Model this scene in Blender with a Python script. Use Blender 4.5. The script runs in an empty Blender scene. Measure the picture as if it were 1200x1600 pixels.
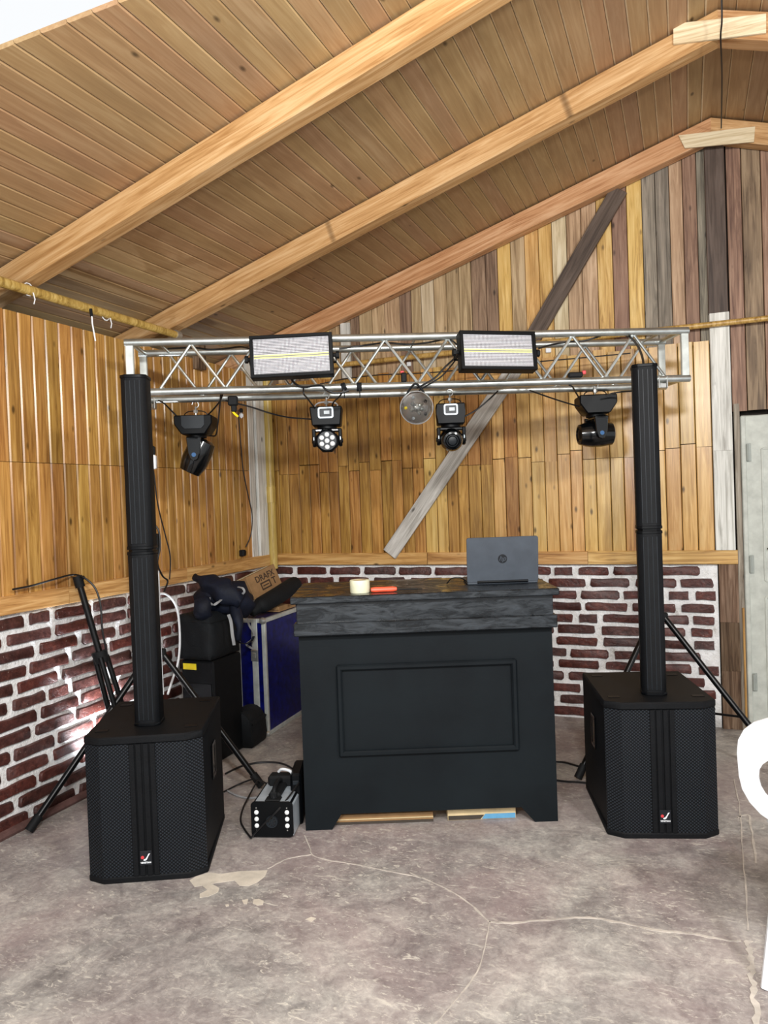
import bpy, bmesh, math, random
from math import pi, sin, cos, radians, sqrt, atan2
from mathutils import Vector, Matrix, Euler

rnd = random.Random(7)
SC = bpy.context.scene
COL = SC.collection

# ------------------------------------------------------------------ camera
# room axes: X runs along the back wall, Y runs along the left wall, Z is up
YAW, PITCH, ROLL, FPX, EYE = radians(21.6), radians(1.0), radians(-2.06), 1200.0, 1.5
cam_d = bpy.data.cameras.new('camera'); cam = bpy.data.objects.new('camera', cam_d); COL.objects.link(cam)
cam_d.sensor_fit = 'VERTICAL'; cam_d.sensor_height = 36.0; cam_d.lens = 36.0*FPX/1600.0
CR = Matrix.Rotation(YAW, 3, 'Z') @ Matrix.Rotation(pi/2-PITCH, 3, 'X') @ Matrix.Rotation(ROLL, 3, 'Z')
cam.matrix_world = Matrix.Translation((0, 0, EYE)) @ CR.to_4x4()
cam_d.clip_start = 0.05
SC.camera = cam

# ------------------------------------------------------------------ daylight and lamps
SC.view_settings.view_transform = 'Standard'; SC.view_settings.look = 'None'
SC.view_settings.gamma = 1.0; SC.view_settings.use_curve_mapping = False
SC.view_settings.exposure = 0.0
world = bpy.data.worlds.new('daylight'); SC.world = world; world.use_nodes = True
world.node_tree.nodes['Background'].inputs[0].default_value = (0.96, 0.98, 1.0, 1)
world.node_tree.nodes['Background'].inputs[1].default_value = 1.0

def area_lamp(name, loc, target, sx, sy, power, color=(1, 1, 1)):
    l = bpy.data.lights.new(name, 'AREA'); l.shape = 'RECTANGLE'; l.size = sx; l.size_y = sy
    l.energy = power; l.color = color
    o = bpy.data.objects.new(name, l); COL.objects.link(o); o.location = loc
    o.rotation_euler = (Vector(target)-Vector(loc)).to_track_quat('-Z', 'Y').to_euler()
    return o

def V(x, d, z=0.0):
    """point at x metres right and d metres ahead of the photographer -> room coordinates"""
    return Vector((x*cos(YAW)-d*sin(YAW), x*sin(YAW)+d*cos(YAW), z))

area_lamp('bulb', V(0.15, -0.2, 2.75), V(0.4, 4.6, 1.4), 0.35, 0.2, 95, (1.0, 0.985, 0.96))
area_lamp('bulb', V(1.7, 0.2, 2.75), V(-0.6, 4.4, 1.3), 0.35, 0.2, 75, (1.0, 0.985, 0.96))
area_lamp('bulb', V(-0.7, -0.2, 2.1), V(0.9, 4.6, 1.5), 0.35, 0.2, 45, (1.0, 0.985, 0.96))

# ------------------------------------------------------------------ placing helpers
EYEV = Vector((0, 0, EYE))
def ray(px, py):
    return (CR @ Vector((px-600.0, -(py-800.0), -FPX))).normalized()
def on_back(px, py, y=5.18):
    r = ray(px, py); return EYEV + r*(y/r.y)
def on_left(px, py, x=-2.985):
    r = ray(px, py); return EYEV + r*(x/r.x)
def on_z(px, py, z=0.0):
    r = ray(px, py); return EYEV + r*((z-EYE)/r.z)
FWD = V(0, 1)
def at(px, py, d):
    r = ray(px, py); return EYEV + r*(d/r.dot(FWD))

# ------------------------------------------------------------------ mesh builder
class MB:
    def __init__(s): s.bm = bmesh.new()
    def _add(s, verts, faces, M=None):
        vs = [s.bm.verts.new((M @ Vector(v)) if M else v) for v in verts]
        out = []
        for f in faces:
            try: out.append(s.bm.faces.new([vs[i] for i in f]))
            except ValueError: pass
        return vs, out
    def box(s, c, sz, bev=0.0, M=None, seg=1):
        b2 = bmesh.new(); bmesh.ops.create_cube(b2, size=1.0)
        bmesh.ops.scale(b2, vec=sz, verts=b2.verts)
        if bev > 0: bmesh.ops.bevel(b2, geom=b2.edges[:]+b2.verts[:], offset=bev, segments=seg, profile=0.5, affect='EDGES')
        bmesh.ops.translate(b2, vec=c, verts=b2.verts)
        s._merge(b2, M); return s
    def _merge(s, b2, M=None):
        b2.verts.index_update()
        vs = [s.bm.verts.new((M @ v.co) if M else v.co) for v in b2.verts]
        for f in b2.faces:
            try: s.bm.faces.new([vs[v.index] for v in f.verts])
            except ValueError: pass
        b2.free()
    def cyl(s, p0, p1, r0, r1=None, seg=12, caps=True):
        p0 = Vector(p0); p1 = Vector(p1); r1 = r0 if r1 is None else r1
        z = (p1-p0).normalized(); x = z.orthogonal().normalized(); y = z.cross(x)
        a = [p0+(x*cos(2*pi*i/seg)+y*sin(2*pi*i/seg))*r0 for i in range(seg)]
        b = [p1+(x*cos(2*pi*i/seg)+y*sin(2*pi*i/seg))*r1 for i in range(seg)]
        f = [(i, (i+1) % seg, seg+(i+1) % seg, seg+i) for i in range(seg)]
        if caps: f += [tuple(range(seg-1, -1, -1)), tuple(range(seg, 2*seg))]
        s._add(a+b, f); return s
    def tube(s, pts, r, seg=8, caps=True):
        pts = [Vector(p) for p in pts]; n = len(pts); rings = []; x = None
        for i, p in enumerate(pts):
            t = (pts[min(i+1, n-1)]-pts[max(i-1, 0)])
            t = t.normalized() if t.length > 1e-9 else Vector((0, 0, 1))
            if x is None: x = t.orthogonal().normalized()
            else:
                x = (x-t*x.dot(t)); x = x.normalized() if x.length > 1e-6 else t.orthogonal().normalized()
            y = t.cross(x); rr = r[i] if isinstance(r, (list, tuple)) else r
            rings.append([s.bm.verts.new(p+(x*cos(2*pi*k/seg)+y*sin(2*pi*k/seg))*rr) for k in range(seg)])
        for a, b in zip(rings, rings[1:]):
            for k in range(seg): s.bm.faces.new((a[k], a[(k+1) % seg], b[(k+1) % seg], b[k]))
        if caps: s.bm.faces.new(rings[0][::-1]); s.bm.faces.new(rings[-1])
        return s
    def lathe(s, prof, seg=24, M=None):
        """profile of (radius, height) turned about local Z"""
        rings = []
        for r, h in prof:
            if r < 1e-6: v = Vector((0, 0, h)); rings.append([s.bm.verts.new(M @ v if M else v)])
            else:
                ring = []
                for k in range(seg):
                    v = Vector((r*cos(2*pi*k/seg), r*sin(2*pi*k/seg), h)); ring.append(s.bm.verts.new(M @ v if M else v))
                rings.append(ring)
        for a, b in zip(rings, rings[1:]):
            for k in range(seg):
                k2 = (k+1) % seg
                if len(a) == 1 and len(b) == 1: continue
                if len(a) == 1: s.bm.faces.new((a[0], b[k2], b[k]))
                elif len(b) == 1: s.bm.faces.new((a[k], a[k2], b[0]))
                else: s.bm.faces.new((a[k], a[k2], b[k2], b[k]))
        return s
    def prism(s, pts, z0, z1, M=None, bev=0.0):
        """outline in XY raised from z0 to z1"""
        n = len(pts); b2 = bmesh.new()
        a = [b2.verts.new((x, y, z0)) for x, y in pts]; b = [b2.verts.new((x, y, z1)) for x, y in pts]
        b2.faces.new(a[::-1]); b2.faces.new(b)
        for i in range(n): b2.faces.new((a[i], a[(i+1) % n], b[(i+1) % n], b[i]))
        if bev > 0: bmesh.ops.bevel(b2, geom=b2.edges[:]+b2.verts[:], offset=bev, segments=1, profile=0.5, affect='EDGES')
        s._merge(b2, M); return s
    def build(s, name, mat, parent=None, loc=(0, 0, 0), rot=None, angle=35):
        bmesh.ops.recalc_face_normals(s.bm, faces=s.bm.faces[:])
        me = bpy.data.meshes.new(name); s.bm.to_mesh(me); s.bm.free()
        me.polygons.foreach_set('use_smooth', [True]*len(me.polygons))
        me.set_sharp_from_angle(angle=radians(angle))
        me.materials.append(mat)
        return link(name, me, parent, loc, rot)

def link(name, me, parent=None, loc=(0, 0, 0), rot=None):
    o = bpy.data.objects.new(name, me); COL.objects.link(o)
    o.location = loc
    if rot is not None: o.rotation_euler = rot
    if parent is not None: o.parent = parent
    return o
def tag(o, label=None, cat=None, group=None, kind=None):
    if label: o['label'] = label
    if cat: o['category'] = cat
    if group: o['group'] = group
    if kind: o['kind'] = kind
    return o
def thing(name, label, cat, loc=(0, 0, 0), rz=0.0, group=None):
    o = bpy.data.objects.new(name, None); COL.objects.link(o)
    o.location = loc; o.rotation_euler = (0, 0, rz); o.empty_display_size = 0.1
    return tag(o, label, cat, group)
def chamfer_rect(w, h, c):
    return [(-w/2+c, -h/2), (w/2-c, -h/2), (w/2, -h/2+c), (w/2, h/2-c), (w/2-c, h/2), (-w/2+c, h/2), (-w/2, h/2-c), (-w/2, -h/2+c)]
def round_rect(w, h, r, n=4):
    o = []
    for cx, cy, a0 in ((w/2-r, -h/2+r, -pi/2), (w/2-r, h/2-r, 0), (-w/2+r, h/2-r, pi/2), (-w/2+r, -h/2+r, pi)):
        for i in range(n+1): o.append((cx+r*cos(a0+i*pi/2/n), cy+r*sin(a0+i*pi/2/n)))
    return o
def smooth_path(pts, n=6):
    """Catmull-Rom through the points"""
    P = [Vector(p) for p in pts]; P = [P[0]*2-P[1]]+P+[P[-1]*2-P[-2]]; out = []
    for i in range(1, len(P)-2):
        for k in range(n):
            t = k/n; a, b, c, d = P[i-1], P[i], P[i+1], P[i+2]
            out.append(0.5*((2*b)+(c-a)*t+(2*a-5*b+4*c-d)*t*t+(3*b-a-3*c+d)*t**3))
    out.append(P[-2]); return out
FRONT = Matrix.Rotation(pi/2, 4, 'X')     # outline XY -> XZ, extrusion +Z -> -Y

# ------------------------------------------------------------------ materials
def srgb(r, g, b):
    f = lambda c: (c/255/12.92) if c/255 <= 0.04045 else ((c/255+0.055)/1.055)**2.4
    return (f(r), f(g), f(b), 1.0)
class NT:
    def __init__(s, name):
        s.m = bpy.data.materials.new(name); s.m.use_nodes = True; s.t = s.m.node_tree
        s.b = s.t.nodes['Principled BSDF']
    def n(s, typ, **kw):
        nd = s.t.nodes.new(typ)
        for k, v in kw.items():
            if k.startswith('i_'):
                key = k[2:]; key = int(key) if key.isdigit() else key.replace('_', ' ')
                if isinstance(v, bpy.types.NodeSocket): s.t.links.new(v, nd.inputs[key])
                else: nd.inputs[key].default_value = v
            else: setattr(nd, k, v)
        return nd
    def link(s, a, b): s.t.links.new(a, b)
    def math(s, op, a, b=None, c=None):
        nd = s.t.nodes.new('ShaderNodeMath'); nd.operation = op
        for i, v in enumerate((a, b, c)):
            if v is None: continue
            if isinstance(v, bpy.types.NodeSocket): s.t.links.new(v, nd.inputs[i])
            else: nd.inputs[i].default_value = v
        return nd.outputs[0]
    def ramp(s, fac, stops):
        nd = s.t.nodes.new('ShaderNodeValToRGB'); s.t.links.new(fac, nd.inputs[0]); e = nd.color_ramp.elements
        while len(e) < len(stops): e.new(0.5)
        for el, (p, c) in zip(e, stops):
            el.position = p; el.color = c if len(c) == 4 else (*c, 1)
        return nd.outputs[0]
    def mix(s, fac, a, b, typ='MIX'):
        nd = s.t.nodes.new('ShaderNodeMix'); nd.data_type = 'RGBA'; nd.blend_type = typ
        for sock, v in ((nd.inputs[0], fac), (nd.inputs[6], a), (nd.inputs[7], b)):
            if isinstance(v, bpy.types.NodeSocket): s.t.links.new(v, sock)
            else: sock.default_value = v
        return nd.outputs[2]
    def noise(s, vec, scale, detail=3, rough=0.5, dist=0.0):
        nd = s.t.nodes.new('ShaderNodeTexNoise'); s.t.links.new(vec, nd.inputs['Vector'])
        nd.inputs['Scale'].default_value = scale; nd.inputs['Detail'].default_value = detail
        nd.inputs['Roughness'].default_value = rough; nd.inputs['Distortion'].default_value = dist
        return nd.outputs[0]
    def coords(s, scale=(1, 1, 1), shift=True, kind='Object'):
        tc = s.n('ShaderNodeTexCoord').outputs[kind]
        if shift:
            oi = s.n('ShaderNodeObjectInfo').outputs['Random']
            k = s.n('ShaderNodeCombineXYZ', i_0=s.math('MULTIPLY', oi, 31.7), i_1=s.math('MULTIPLY', oi, 57.3), i_2=s.math('MULTIPLY', oi, 83.1)).outputs[0]
            tc = s.n('ShaderNodeVectorMath', operation='ADD', i_0=tc, i_1=k).outputs[0]
        if scale == (1, 1, 1): return tc
        return s.n('ShaderNodeMapping', i_Vector=tc, i_Scale=scale).outputs[0]
    def bump(s, h, strength=0.3, dist=0.01):
        b = s.n('ShaderNodeBump', i_Height=h); b.inputs['Strength'].default_value = strength; b.inputs['Distance'].default_value = dist
        s.t.links.new(b.outputs[0], s.b.inputs['Normal'])
    def set(s, color=None, rough=None, metal=None, spec=None, coat=None):
        for k, v in (('Base Color', color), ('Roughness', rough), ('Metallic', metal), ('Specular IOR Level', spec), ('Coat Weight', coat)):
            if v is None: continue
            if isinstance(v, bpy.types.NodeSocket): s.t.links.new(v, s.b.inputs[k])
            else: s.b.inputs[k].default_value = v
        return s.m

def plain(name, col, rough=0.5, metal=0.0, grain=0.0, spec=0.5, bump=0.0, bscale=60):
    t = NT(name)
    c = t.coords((1, 1, 1))
    n = t.noise(c, 14, 4, 0.6)
    k = 0.12+grain
    dark = tuple(v*(1-k) for v in col[:3])+(1,); light = tuple(min(1, v*(1+k)) for v in col[:3])+(1,)
    t.set(t.ramp(n, [(0.3, dark), (0.7, light)]), rough, metal, spec)
    if bump > 0: t.bump(t.noise(c, bscale, 4, 0.6), bump, 0.004)
    return t.m

def wood(name, dark, mid, light, rough=0.42, knots=0.5, vary=0.25, stain=0.25, spec=0.4, bump=0.15, wash=None, washamt=0.0):
    """grain runs along local Z; every piece gets its own stretch of timber"""
    t = NT(name)
    c = t.coords()
    g = t.n('ShaderNodeMapping', i_Vector=c, i_Scale=(22, 22, 1.3)).outputs[0]
    n1 = t.noise(g, 1.6, 4, 0.6, 1.2)
    g2 = t.n('ShaderNodeMapping', i_Vector=c, i_Scale=(90, 90, 2.5)).outputs[0]
    n2 = t.noise(g2, 1.5, 3, 0.6, 0.4)
    f = t.math('ADD', t.math('MULTIPLY', n1, 0.75), t.math('MULTIPLY', n2, 0.25))
    col = t.ramp(f, [(0.36, dark), (0.50, mid), (0.63, light)])
    oi = t.n('ShaderNodeObjectInfo').outputs['Random']
    # per piece tone
    v = t.math('ADD', 1.0-vary, t.math('MULTIPLY', t.math('FRACT', t.math('MULTIPLY', oi, 17.31)), 2*vary))
    hsv = t.n('ShaderNodeHueSaturation', i_Color=col, i_Value=v, i_Hue=t.math('ADD', 0.49, t.math('MULTIPLY', t.math('FRACT', t.math('MULTIPLY', oi, 7.77)), 0.02)))
    col = hsv.outputs[0]
    # broad stains
    s1 = t.noise(t.n('ShaderNodeMapping', i_Vector=c, i_Scale=(5, 5, 1.5)).outputs[0], 1.2, 3, 0.6)
    col = t.mix(t.math('MULTIPLY', t.ramp(s1, [(0.5, (0, 0, 0)), (0.75, (1, 1, 1))]), stain), col, tuple(x*0.45 for x in dark[:3])+(1,))
    # knots
    kv = t.n('ShaderNodeMapping', i_Vector=c, i_Scale=(12, 0.01, 5.5)).outputs[0]
    vo = t.n('ShaderNodeTexVoronoi', i_Vector=kv); vo.inputs['Scale'].default_value = 1.0
    d = vo.outputs['Distance']
    wsel = t.n('ShaderNodeSeparateColor', i_0=vo.outputs['Color']).outputs[0]
    sel = t.math('LESS_THAN', wsel, knots*0.6)
    kn = t.math('MULTIPLY', t.ramp(d, [(0.06, (1, 1, 1)), (0.15, (0, 0, 0))]), sel)
    col = t.mix(t.math('MULTIPLY', kn, 0.85), col, tuple(x*0.2 for x in dark[:3])+(1,))
    if wash:
        w = t.noise(t.n('ShaderNodeMapping', i_Vector=c, i_Scale=(9, 9, 3)).outputs[0], 1.5, 5, 0.7)
        col = t.mix(t.ramp(w, [(0.62-washamt*0.6, (0, 0, 0)), (0.80-washamt*0.6, (1, 1, 1))]), col, wash)
    t.set(col, rough, 0.0, spec)
    t.bump(f, bump, 0.004)
    return t.m

M = {}
M['board_gold'] = wood('varnished_gold_pine', srgb(136, 94, 44), srgb(172, 127, 64), srgb(194, 150, 84), 0.26, 1.6, 0.13, 0.5, 0.5)
M['board_gold_b'] = wood('varnished_pale_pine', srgb(176, 134, 72), srgb(204, 162, 94), srgb(220, 184, 120), 0.30, 1.6, 0.10, 0.4, 0.5)
M['rail'] = wood('rail_pine', srgb(150, 108, 56), srgb(196, 152, 90), srgb(218, 180, 120), 0.4, 0.6, 0.06, 0.2)
M['up_brown'] = wood('old_brown_board', srgb(88, 68, 52), srgb(130, 106, 84), srgb(154, 130, 106), 0.6, 0.4, 0.12, 0.3)
M['up_tan'] = wood('old_tan_board', srgb(132, 106, 76), srgb(172, 144, 110), srgb(196, 170, 136), 0.55, 0.7, 0.12, 0.3)
M['up_yellow'] = wood('old_yellow_board', srgb(160, 120, 60), srgb(204, 164, 94), srgb(222, 188, 124), 0.5, 0.7, 0.10, 0.3)
M['up_grey'] = wood('old_grey_board', srgb(92, 86, 76), srgb(130, 122, 108), srgb(160, 150, 134), 0.7, 0.4, 0.12, 0.3)
M['up_pale'] = wood('old_pale_board', srgb(160, 140, 108), srgb(196, 178, 146), srgb(214, 200, 172), 0.6, 0.4, 0.1, 0.2)
M['up_red'] = wood('old_red_board', srgb(98, 70, 56), srgb(138, 106, 86), srgb(164, 132, 110), 0.6, 0.4, 0.12, 0.3)
M['dark_timber'] = wood('dark_timber', srgb(56, 44, 36), srgb(82, 68, 58), srgb(98, 84, 74), 0.6, 0.1, 0.08, 0.2)
M['old_timber'] = wood('old_rough_timber', srgb(64, 48, 36), srgb(104, 84, 66), srgb(134, 114, 94), 0.8, 0.3, 0.15, 0.5, 0.2, 0.5)
M['white_timber'] = wood('whitewashed_timber', srgb(160, 158, 150), srgb(205, 205, 198), srgb(226, 226, 220), 0.6, 0.3, 0.05, 0.12)
M['grey_timber'] = wood('greyed_timber', srgb(112, 100, 86), srgb(150, 140, 126), srgb(178, 170, 156), 0.7, 0.2, 0.06, 0.3)
M['white_grey'] = wood('greyed_white_timber', srgb(150, 146, 138), srgb(190, 187, 180), srgb(212, 210, 204), 0.65, 0.2, 0.05, 0.2)
M['ceil'] = wood('ceiling_board', srgb(156, 124, 88), srgb(166, 134, 96), srgb(176, 146, 108), 0.5, 0.3, 0.04, 0.28, 0.35, 0.05)
M['ceil_reddish'] = wood('ceiling_board_reddish', srgb(150, 118, 86), srgb(160, 128, 96), srgb(170, 140, 108), 0.5, 0.3, 0.04, 0.28, 0.35, 0.05)  # second board tone, mixed in at random
M['rafter'] = wood('rafter_pine', srgb(166, 120, 74), srgb(196, 152, 104), srgb(214, 176, 132), 0.5, 1.0, 0.05, 0.15, 0.35, 0.15)
M['ply'] = wood('splice_plywood', srgb(190, 166, 128), srgb(222, 204, 170), srgb(236, 222, 194), 0.6, 0.6, 0.04, 0.1)
M['backing'] = plain('dark_backing', srgb(34, 26, 20), 0.9)
M['bamboo'] = wood('yellow_bamboo', srgb(134, 104, 48), srgb(180, 148, 78), srgb(202, 174, 106), 0.35, 0.5, 0.05, 0.25)
def m_brick():
    t = NT('painted_brick'); c = t.coords()
    oi = t.n('ShaderNodeObjectInfo').outputs['Random']
    n = t.noise(c, 30, 5, 0.7)
    a = t.ramp(n, [(0.3, srgb(50, 24, 22)), (0.55, srgb(84, 44, 38)), (0.75, srgb(112, 66, 56))])
    hs = t.n('ShaderNodeHueSaturation', i_Color=a, i_Value=t.math('ADD', 0.72, t.math('MULTIPLY', oi, 0.55)), i_Saturation=t.math('ADD', 0.8, t.math('MULTIPLY', t.math('FRACT', t.math('MULTIPLY', oi, 9.1)), 0.3))).outputs[0]
    w = t.noise(c, 75, 3, 0.7); w2 = t.noise(c, 9, 3, 0.6)
    k = t.math('MULTIPLY', t.ramp(w, [(0.66, (0, 0, 0)), (0.72, (1, 1, 1))]), t.ramp(w2, [(0.45, (0, 0, 0)), (0.62, (1, 1, 1))]))
    col = t.mix(t.math('MULTIPLY', k, 0.8), hs, srgb(196, 176, 166))
    t.set(col, 0.42, 0, 0.5); t.bump(n, 0.8, 0.008); return t.m
def m_mortar():
    t = NT('whitewashed_mortar'); c = t.coords(shift=False)
    n = t.noise(c, 14, 5, 0.7); n2 = t.noise(c, 60, 4, 0.6)
    col = t.ramp(n, [(0.28, srgb(178, 174, 168)), (0.40, srgb(224, 224, 222)), (0.6, srgb(244, 245, 246))])
    t.set(col, 0.6, 0, 0.4); t.bump(t.math('ADD', n, t.math('MULTIPLY', n2, 0.4)), 0.9, 0.015); return t.m
def m_floor():
    t = NT('worn_concrete'); c = t.coords(shift=False)
    warp = t.noise(c, 1.1, 4, 0.6, 0.6)
    m1 = t.noise(c, 1.7, 7, 0.68, 0.8); m2 = t.noise(c, 7, 7, 0.72, 1.0); m3 = t.noise(c, 42, 4, 0.7, 0.6)
    f = t.math('ADD', t.math('ADD', t.math('MULTIPLY', m1, 0.42), t.math('MULTIPLY', m2, 0.36)), t.math('MULTIPLY', m3, 0.22))
    grey = t.ramp(f, [(0.38, srgb(112, 108, 106)), (0.47, srgb(146, 142, 138)), (0.54, srgb(172, 168, 162)), (0.62, srgb(206, 202, 193))])
    pink = t.mix(t.ramp(warp, [(0.42, (0, 0, 0)), (0.62, (1, 1, 1))]), grey, srgb(154, 124, 126), 'MIX')
    nd = t.t.nodes[-1]
    col = t.mix(0.35, grey, pink)
    # pale scuffs
    sc = t.noise(t.n('ShaderNodeMapping', i_Vector=c, i_Scale=(1.0, 2.2, 1)).outputs[0], 16, 6, 0.75, 1.6)
    big = t.noise(c, 1.3, 2, 0.5)
    k = t.math('MULTIPLY', t.ramp(sc, [(0.55, (0, 0, 0)), (0.64, (1, 1, 1))]), t.ramp(big, [(0.38, (0.25,)*3), (0.6, (0.95,)*3)]))
    col = t.mix(k, col, srgb(212, 206, 194))
    dk = t.noise(c, 3.4, 6, 0.7, 1.2)
    col = t.mix(t.math('MULTIPLY', t.ramp(dk, [(0.56, (0, 0, 0)), (0.70, (1, 1, 1))]), 0.55), col, srgb(108, 98, 98))
    t.set(col, t.ramp(m2, [(0.35, (0.42,)*3), (0.65, (0.68,)*3)]), 0, 0.4); t.bump(f, 0.35, 0.01); return t.m
M['brick'] = m_brick(); M['mortar'] = m_mortar(); M['floor'] = m_floor()
M['skirting'] = plain('dull_red_skirting', srgb(96, 70, 66), 0.7, 0, 0.2, 0.3, 0.4)
def m_black_paint():
    t = NT('black_painted_wood'); c = t.coords(shift=False)
    n = t.noise(c, 2.2, 5, 0.6); n2 = t.noise(t.n('ShaderNodeMapping', i_Vector=c, i_Scale=(2, 2, 9)).outputs[0], 14, 5, 0.7)
    t.set(t.ramp(n, [(0.3, srgb(12, 17, 21)), (0.7, srgb(20, 27, 31))]), t.ramp(n, [(0.35, (0.5,)*3), (0.65, (0.68,)*3)]), 0, 0.16)
    t.bump(n2, 0.12, 0.003); return t.m
def m_gloss_paint():
    t = NT('glossy_black_brushed_paint'); c = t.coords(shift=False)
    n = t.noise(t.n('ShaderNodeMapping', i_Vector=c, i_Scale=(1.6, 2, 7)).outputs[0], 5, 6, 0.7, 0.8)
    t.set(t.ramp(n, [(0.38, srgb(12, 15, 18)), (0.55, srgb(24, 31, 37)), (0.72, srgb(44, 52, 60))]), t.ramp(n, [(0.4, (0.14,)*3), (0.56, (0.45,)*3)]), 0, 0.55)
    t.bump(n, 0.35, 0.003); return t.m
M['booth'] = m_black_paint(); M['booth_gloss'] = m_gloss_paint()
M['cab'] = plain('textured_black_cabinet', srgb(12, 14, 17), 0.6, 0, 0.1, 0.18, 0.3, 220)
M['black'] = plain('black_plastic', srgb(6, 8, 11), 0.45, 0, 0, 0.16)
M['gloss_black'] = plain('glossy_black_plastic', srgb(6, 8, 10), 0.16, 0, 0, 0.5)
M['rubber'] = plain('black_rubber', srgb(13, 15, 17), 0.7, 0, 0, 0.3)
M['black_metal'] = plain('black_enamelled_steel', srgb(7, 8, 10), 0.3, 0.0, 0, 0.3)
M['cable'] = plain('black_cable_sheath', srgb(14, 14, 16), 0.5)
M['alu'] = plain('brushed_aluminium', srgb(196, 202, 200), 0.33, 0.9, 0.06)
M['alu_flat'] = plain('matt_aluminium_channel', srgb(206, 212, 208), 0.5, 0.55, 0.05)
M['steel'] = plain('zinc_steel', srgb(190, 192, 190), 0.35, 0.8)
M['white_plastic'] = plain('white_plastic', srgb(232, 236, 240), 0.35, 0, 0)
M['white_paint'] = plain('white_paint', srgb(222, 222, 218), 0.5)
M['cloth_black'] = plain('black_nylon', srgb(11, 15, 19), 0.75, 0, 0.2, 0.3, 0.5, 90)
M['cloth_navy'] = plain('navy_nylon', srgb(9, 16, 32), 0.7, 0, 0.3, 0.3, 0.5, 40)
M['strap'] = plain('grey_webbing', srgb(140, 142, 144), 0.7)
M['yellow'] = plain('yellow_tape', srgb(238, 214, 30), 0.45)
M['seam_highlight'] = plain('painted_seam_highlight', srgb(226, 206, 172), 0.5)  # bright seam lines of the ceiling, a highlight put into the colour
M['card'] = plain('corrugated_cardboard', srgb(150, 118, 82), 0.8, 0, 0.05, 0.2, 0.15)
M['card_pale'] = plain('pale_carton', srgb(214, 192, 150), 0.7, 0, 0.03, 0.2)
M['ink'] = plain('dark_ink', srgb(62, 44, 32), 0.8)
M['blue_print'] = plain('blue_print', srgb(96, 160, 200), 0.6)
M['dark_print'] = plain('dark_print', srgb(62, 54, 46), 0.7)
M['orange'] = plain('orange_plastic', srgb(238, 92, 62), 0.4)
M['tape'] = plain('cream_tape', srgb(226, 226, 196), 0.45)
M['lap'] = plain('dark_grey_laptop_shell', srgb(66, 73, 82), 0.45, 0.1, 0.02)
M['logo_dark'] = plain('dark_logo', srgb(22, 26, 32), 0.3)
M['red'] = plain('red_print', srgb(206, 60, 66), 0.5)
M['door'] = plain('grey_green_door_paint', srgb(186, 190, 182), 0.55, 0, 0.03, 0.4, 0.1)
M['grey_hinge'] = plain('painted_hinge', srgb(150, 156, 150), 0.5)
M['grey_panel'] = plain('grey_plastic_panel', srgb(30, 35, 40), 0.4, 0, 0, 0.3)
M['silver'] = plain('pale_silver_paint', srgb(172, 182, 190), 0.35, 0.2, 0.03)
M['led_white'] = plain('white_lens', srgb(236, 240, 240), 0.25)
M['screen'] = plain('pale_screen', srgb(150, 158, 164), 0.2)
M['smoked'] = plain('smoked_clear_plastic', srgb(84, 76, 66), 0.12, 0, 0.2, 0.6)
M['blue_cap'] = plain('blue_knob_cap', srgb(40, 90, 140), 0.3)  # blue of the tilt caps
def m_emit(name, col, s):
    t = NT(name); t.b.inputs['Emission Color'].default_value = col; t.b.inputs['Emission Strength'].default_value = s
    t.b.inputs['Base Color'].default_value = col; return t.m
M['lamp_on'] = m_emit('lit_lens', (0.85, 0.93, 1, 1), 30)
def m_glass():
    t = NT('clear_glass'); t.set((1, 1, 1, 1), 0.03); t.b.inputs['Transmission Weight'].default_value = 1.0; t.b.inputs['IOR'].default_value = 1.45; return t.m
M['glass'] = m_glass()
def m_blue():
    t = NT('metallic_blue_laminate'); c = t.coords(shift=False); n = t.noise(c, 25, 4, 0.6)
    t.set(t.ramp(n, [(0.3, srgb(4, 7, 58)), (0.7, srgb(10, 20, 116))]), 0.3, 0.2, 0.4); return t.m
M['blue'] = m_blue()
def m_perf():
    """perforated steel: staggered round holes that show paler foam behind"""
    t = NT('perforated_black_grille'); c = t.coords(shift=False)
    sep = t.n('ShaderNodeSeparateXYZ', i_0=c)
    a, b = 0.0135, 0.0155
    def lat(off):
        u = t.math('SUBTRACT', t.math('FRACT', t.math('ADD', t.math('DIVIDE', t.math('ADD', sep.outputs[0], 5.0), b), off)), 0.5)
        v = t.math('SUBTRACT', t.math('FRACT', t.math('ADD', t.math('DIVIDE', t.math('ADD', sep.outputs[2], 5.0), a), off)), 0.5)
        return t.math('SQRT', t.math('ADD', t.math('MULTIPLY', u, u), t.math('MULTIPLY', v, v)))
    d = t.math('MINIMUM', lat(0.0), lat(0.5))
    k = t.ramp(d, [(0.20, (1, 1, 1)), (0.30, (0, 0, 0))])
    t.set(t.mix(k, srgb(6, 8, 11), srgb(36, 41, 47)), 0.5, 0, 0.18)
    t.bump(t.math('SUBTRACT', 1.0, k), 0.4, 0.003); return t.m
M['perf'] = m_perf()
def m_ledgrid():
    t = NT('white_led_chip_grid'); c = t.coords(shift=False); sep = t.n('ShaderNodeSeparateXYZ', i_0=c)
    u = t.math('FRACT', t.math('DIVIDE', t.math('ADD', sep.outputs[0], 2.0), 0.0066))
    v = t.math('FRACT', t.math('DIVIDE', t.math('ADD', sep.outputs[2], 2.0), 0.0076))
    k = t.math('MULTIPLY', t.math('GREATER_THAN', u, 0.28), t.math('GREATER_THAN', v, 0.36))
    t.set(t.mix(k, srgb(46, 46, 52), srgb(226, 226, 232)), 0.35); return t.m
M['led_grid'] = m_ledgrid()
M['led_yellow'] = plain('yellow_led_strip', srgb(226, 226, 140), 0.4)
M['pale_repair'] = plain('pale_mortar_repair', srgb(192, 184, 174), 0.7, 0, 0.12, 0.3, 0.2)
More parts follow.
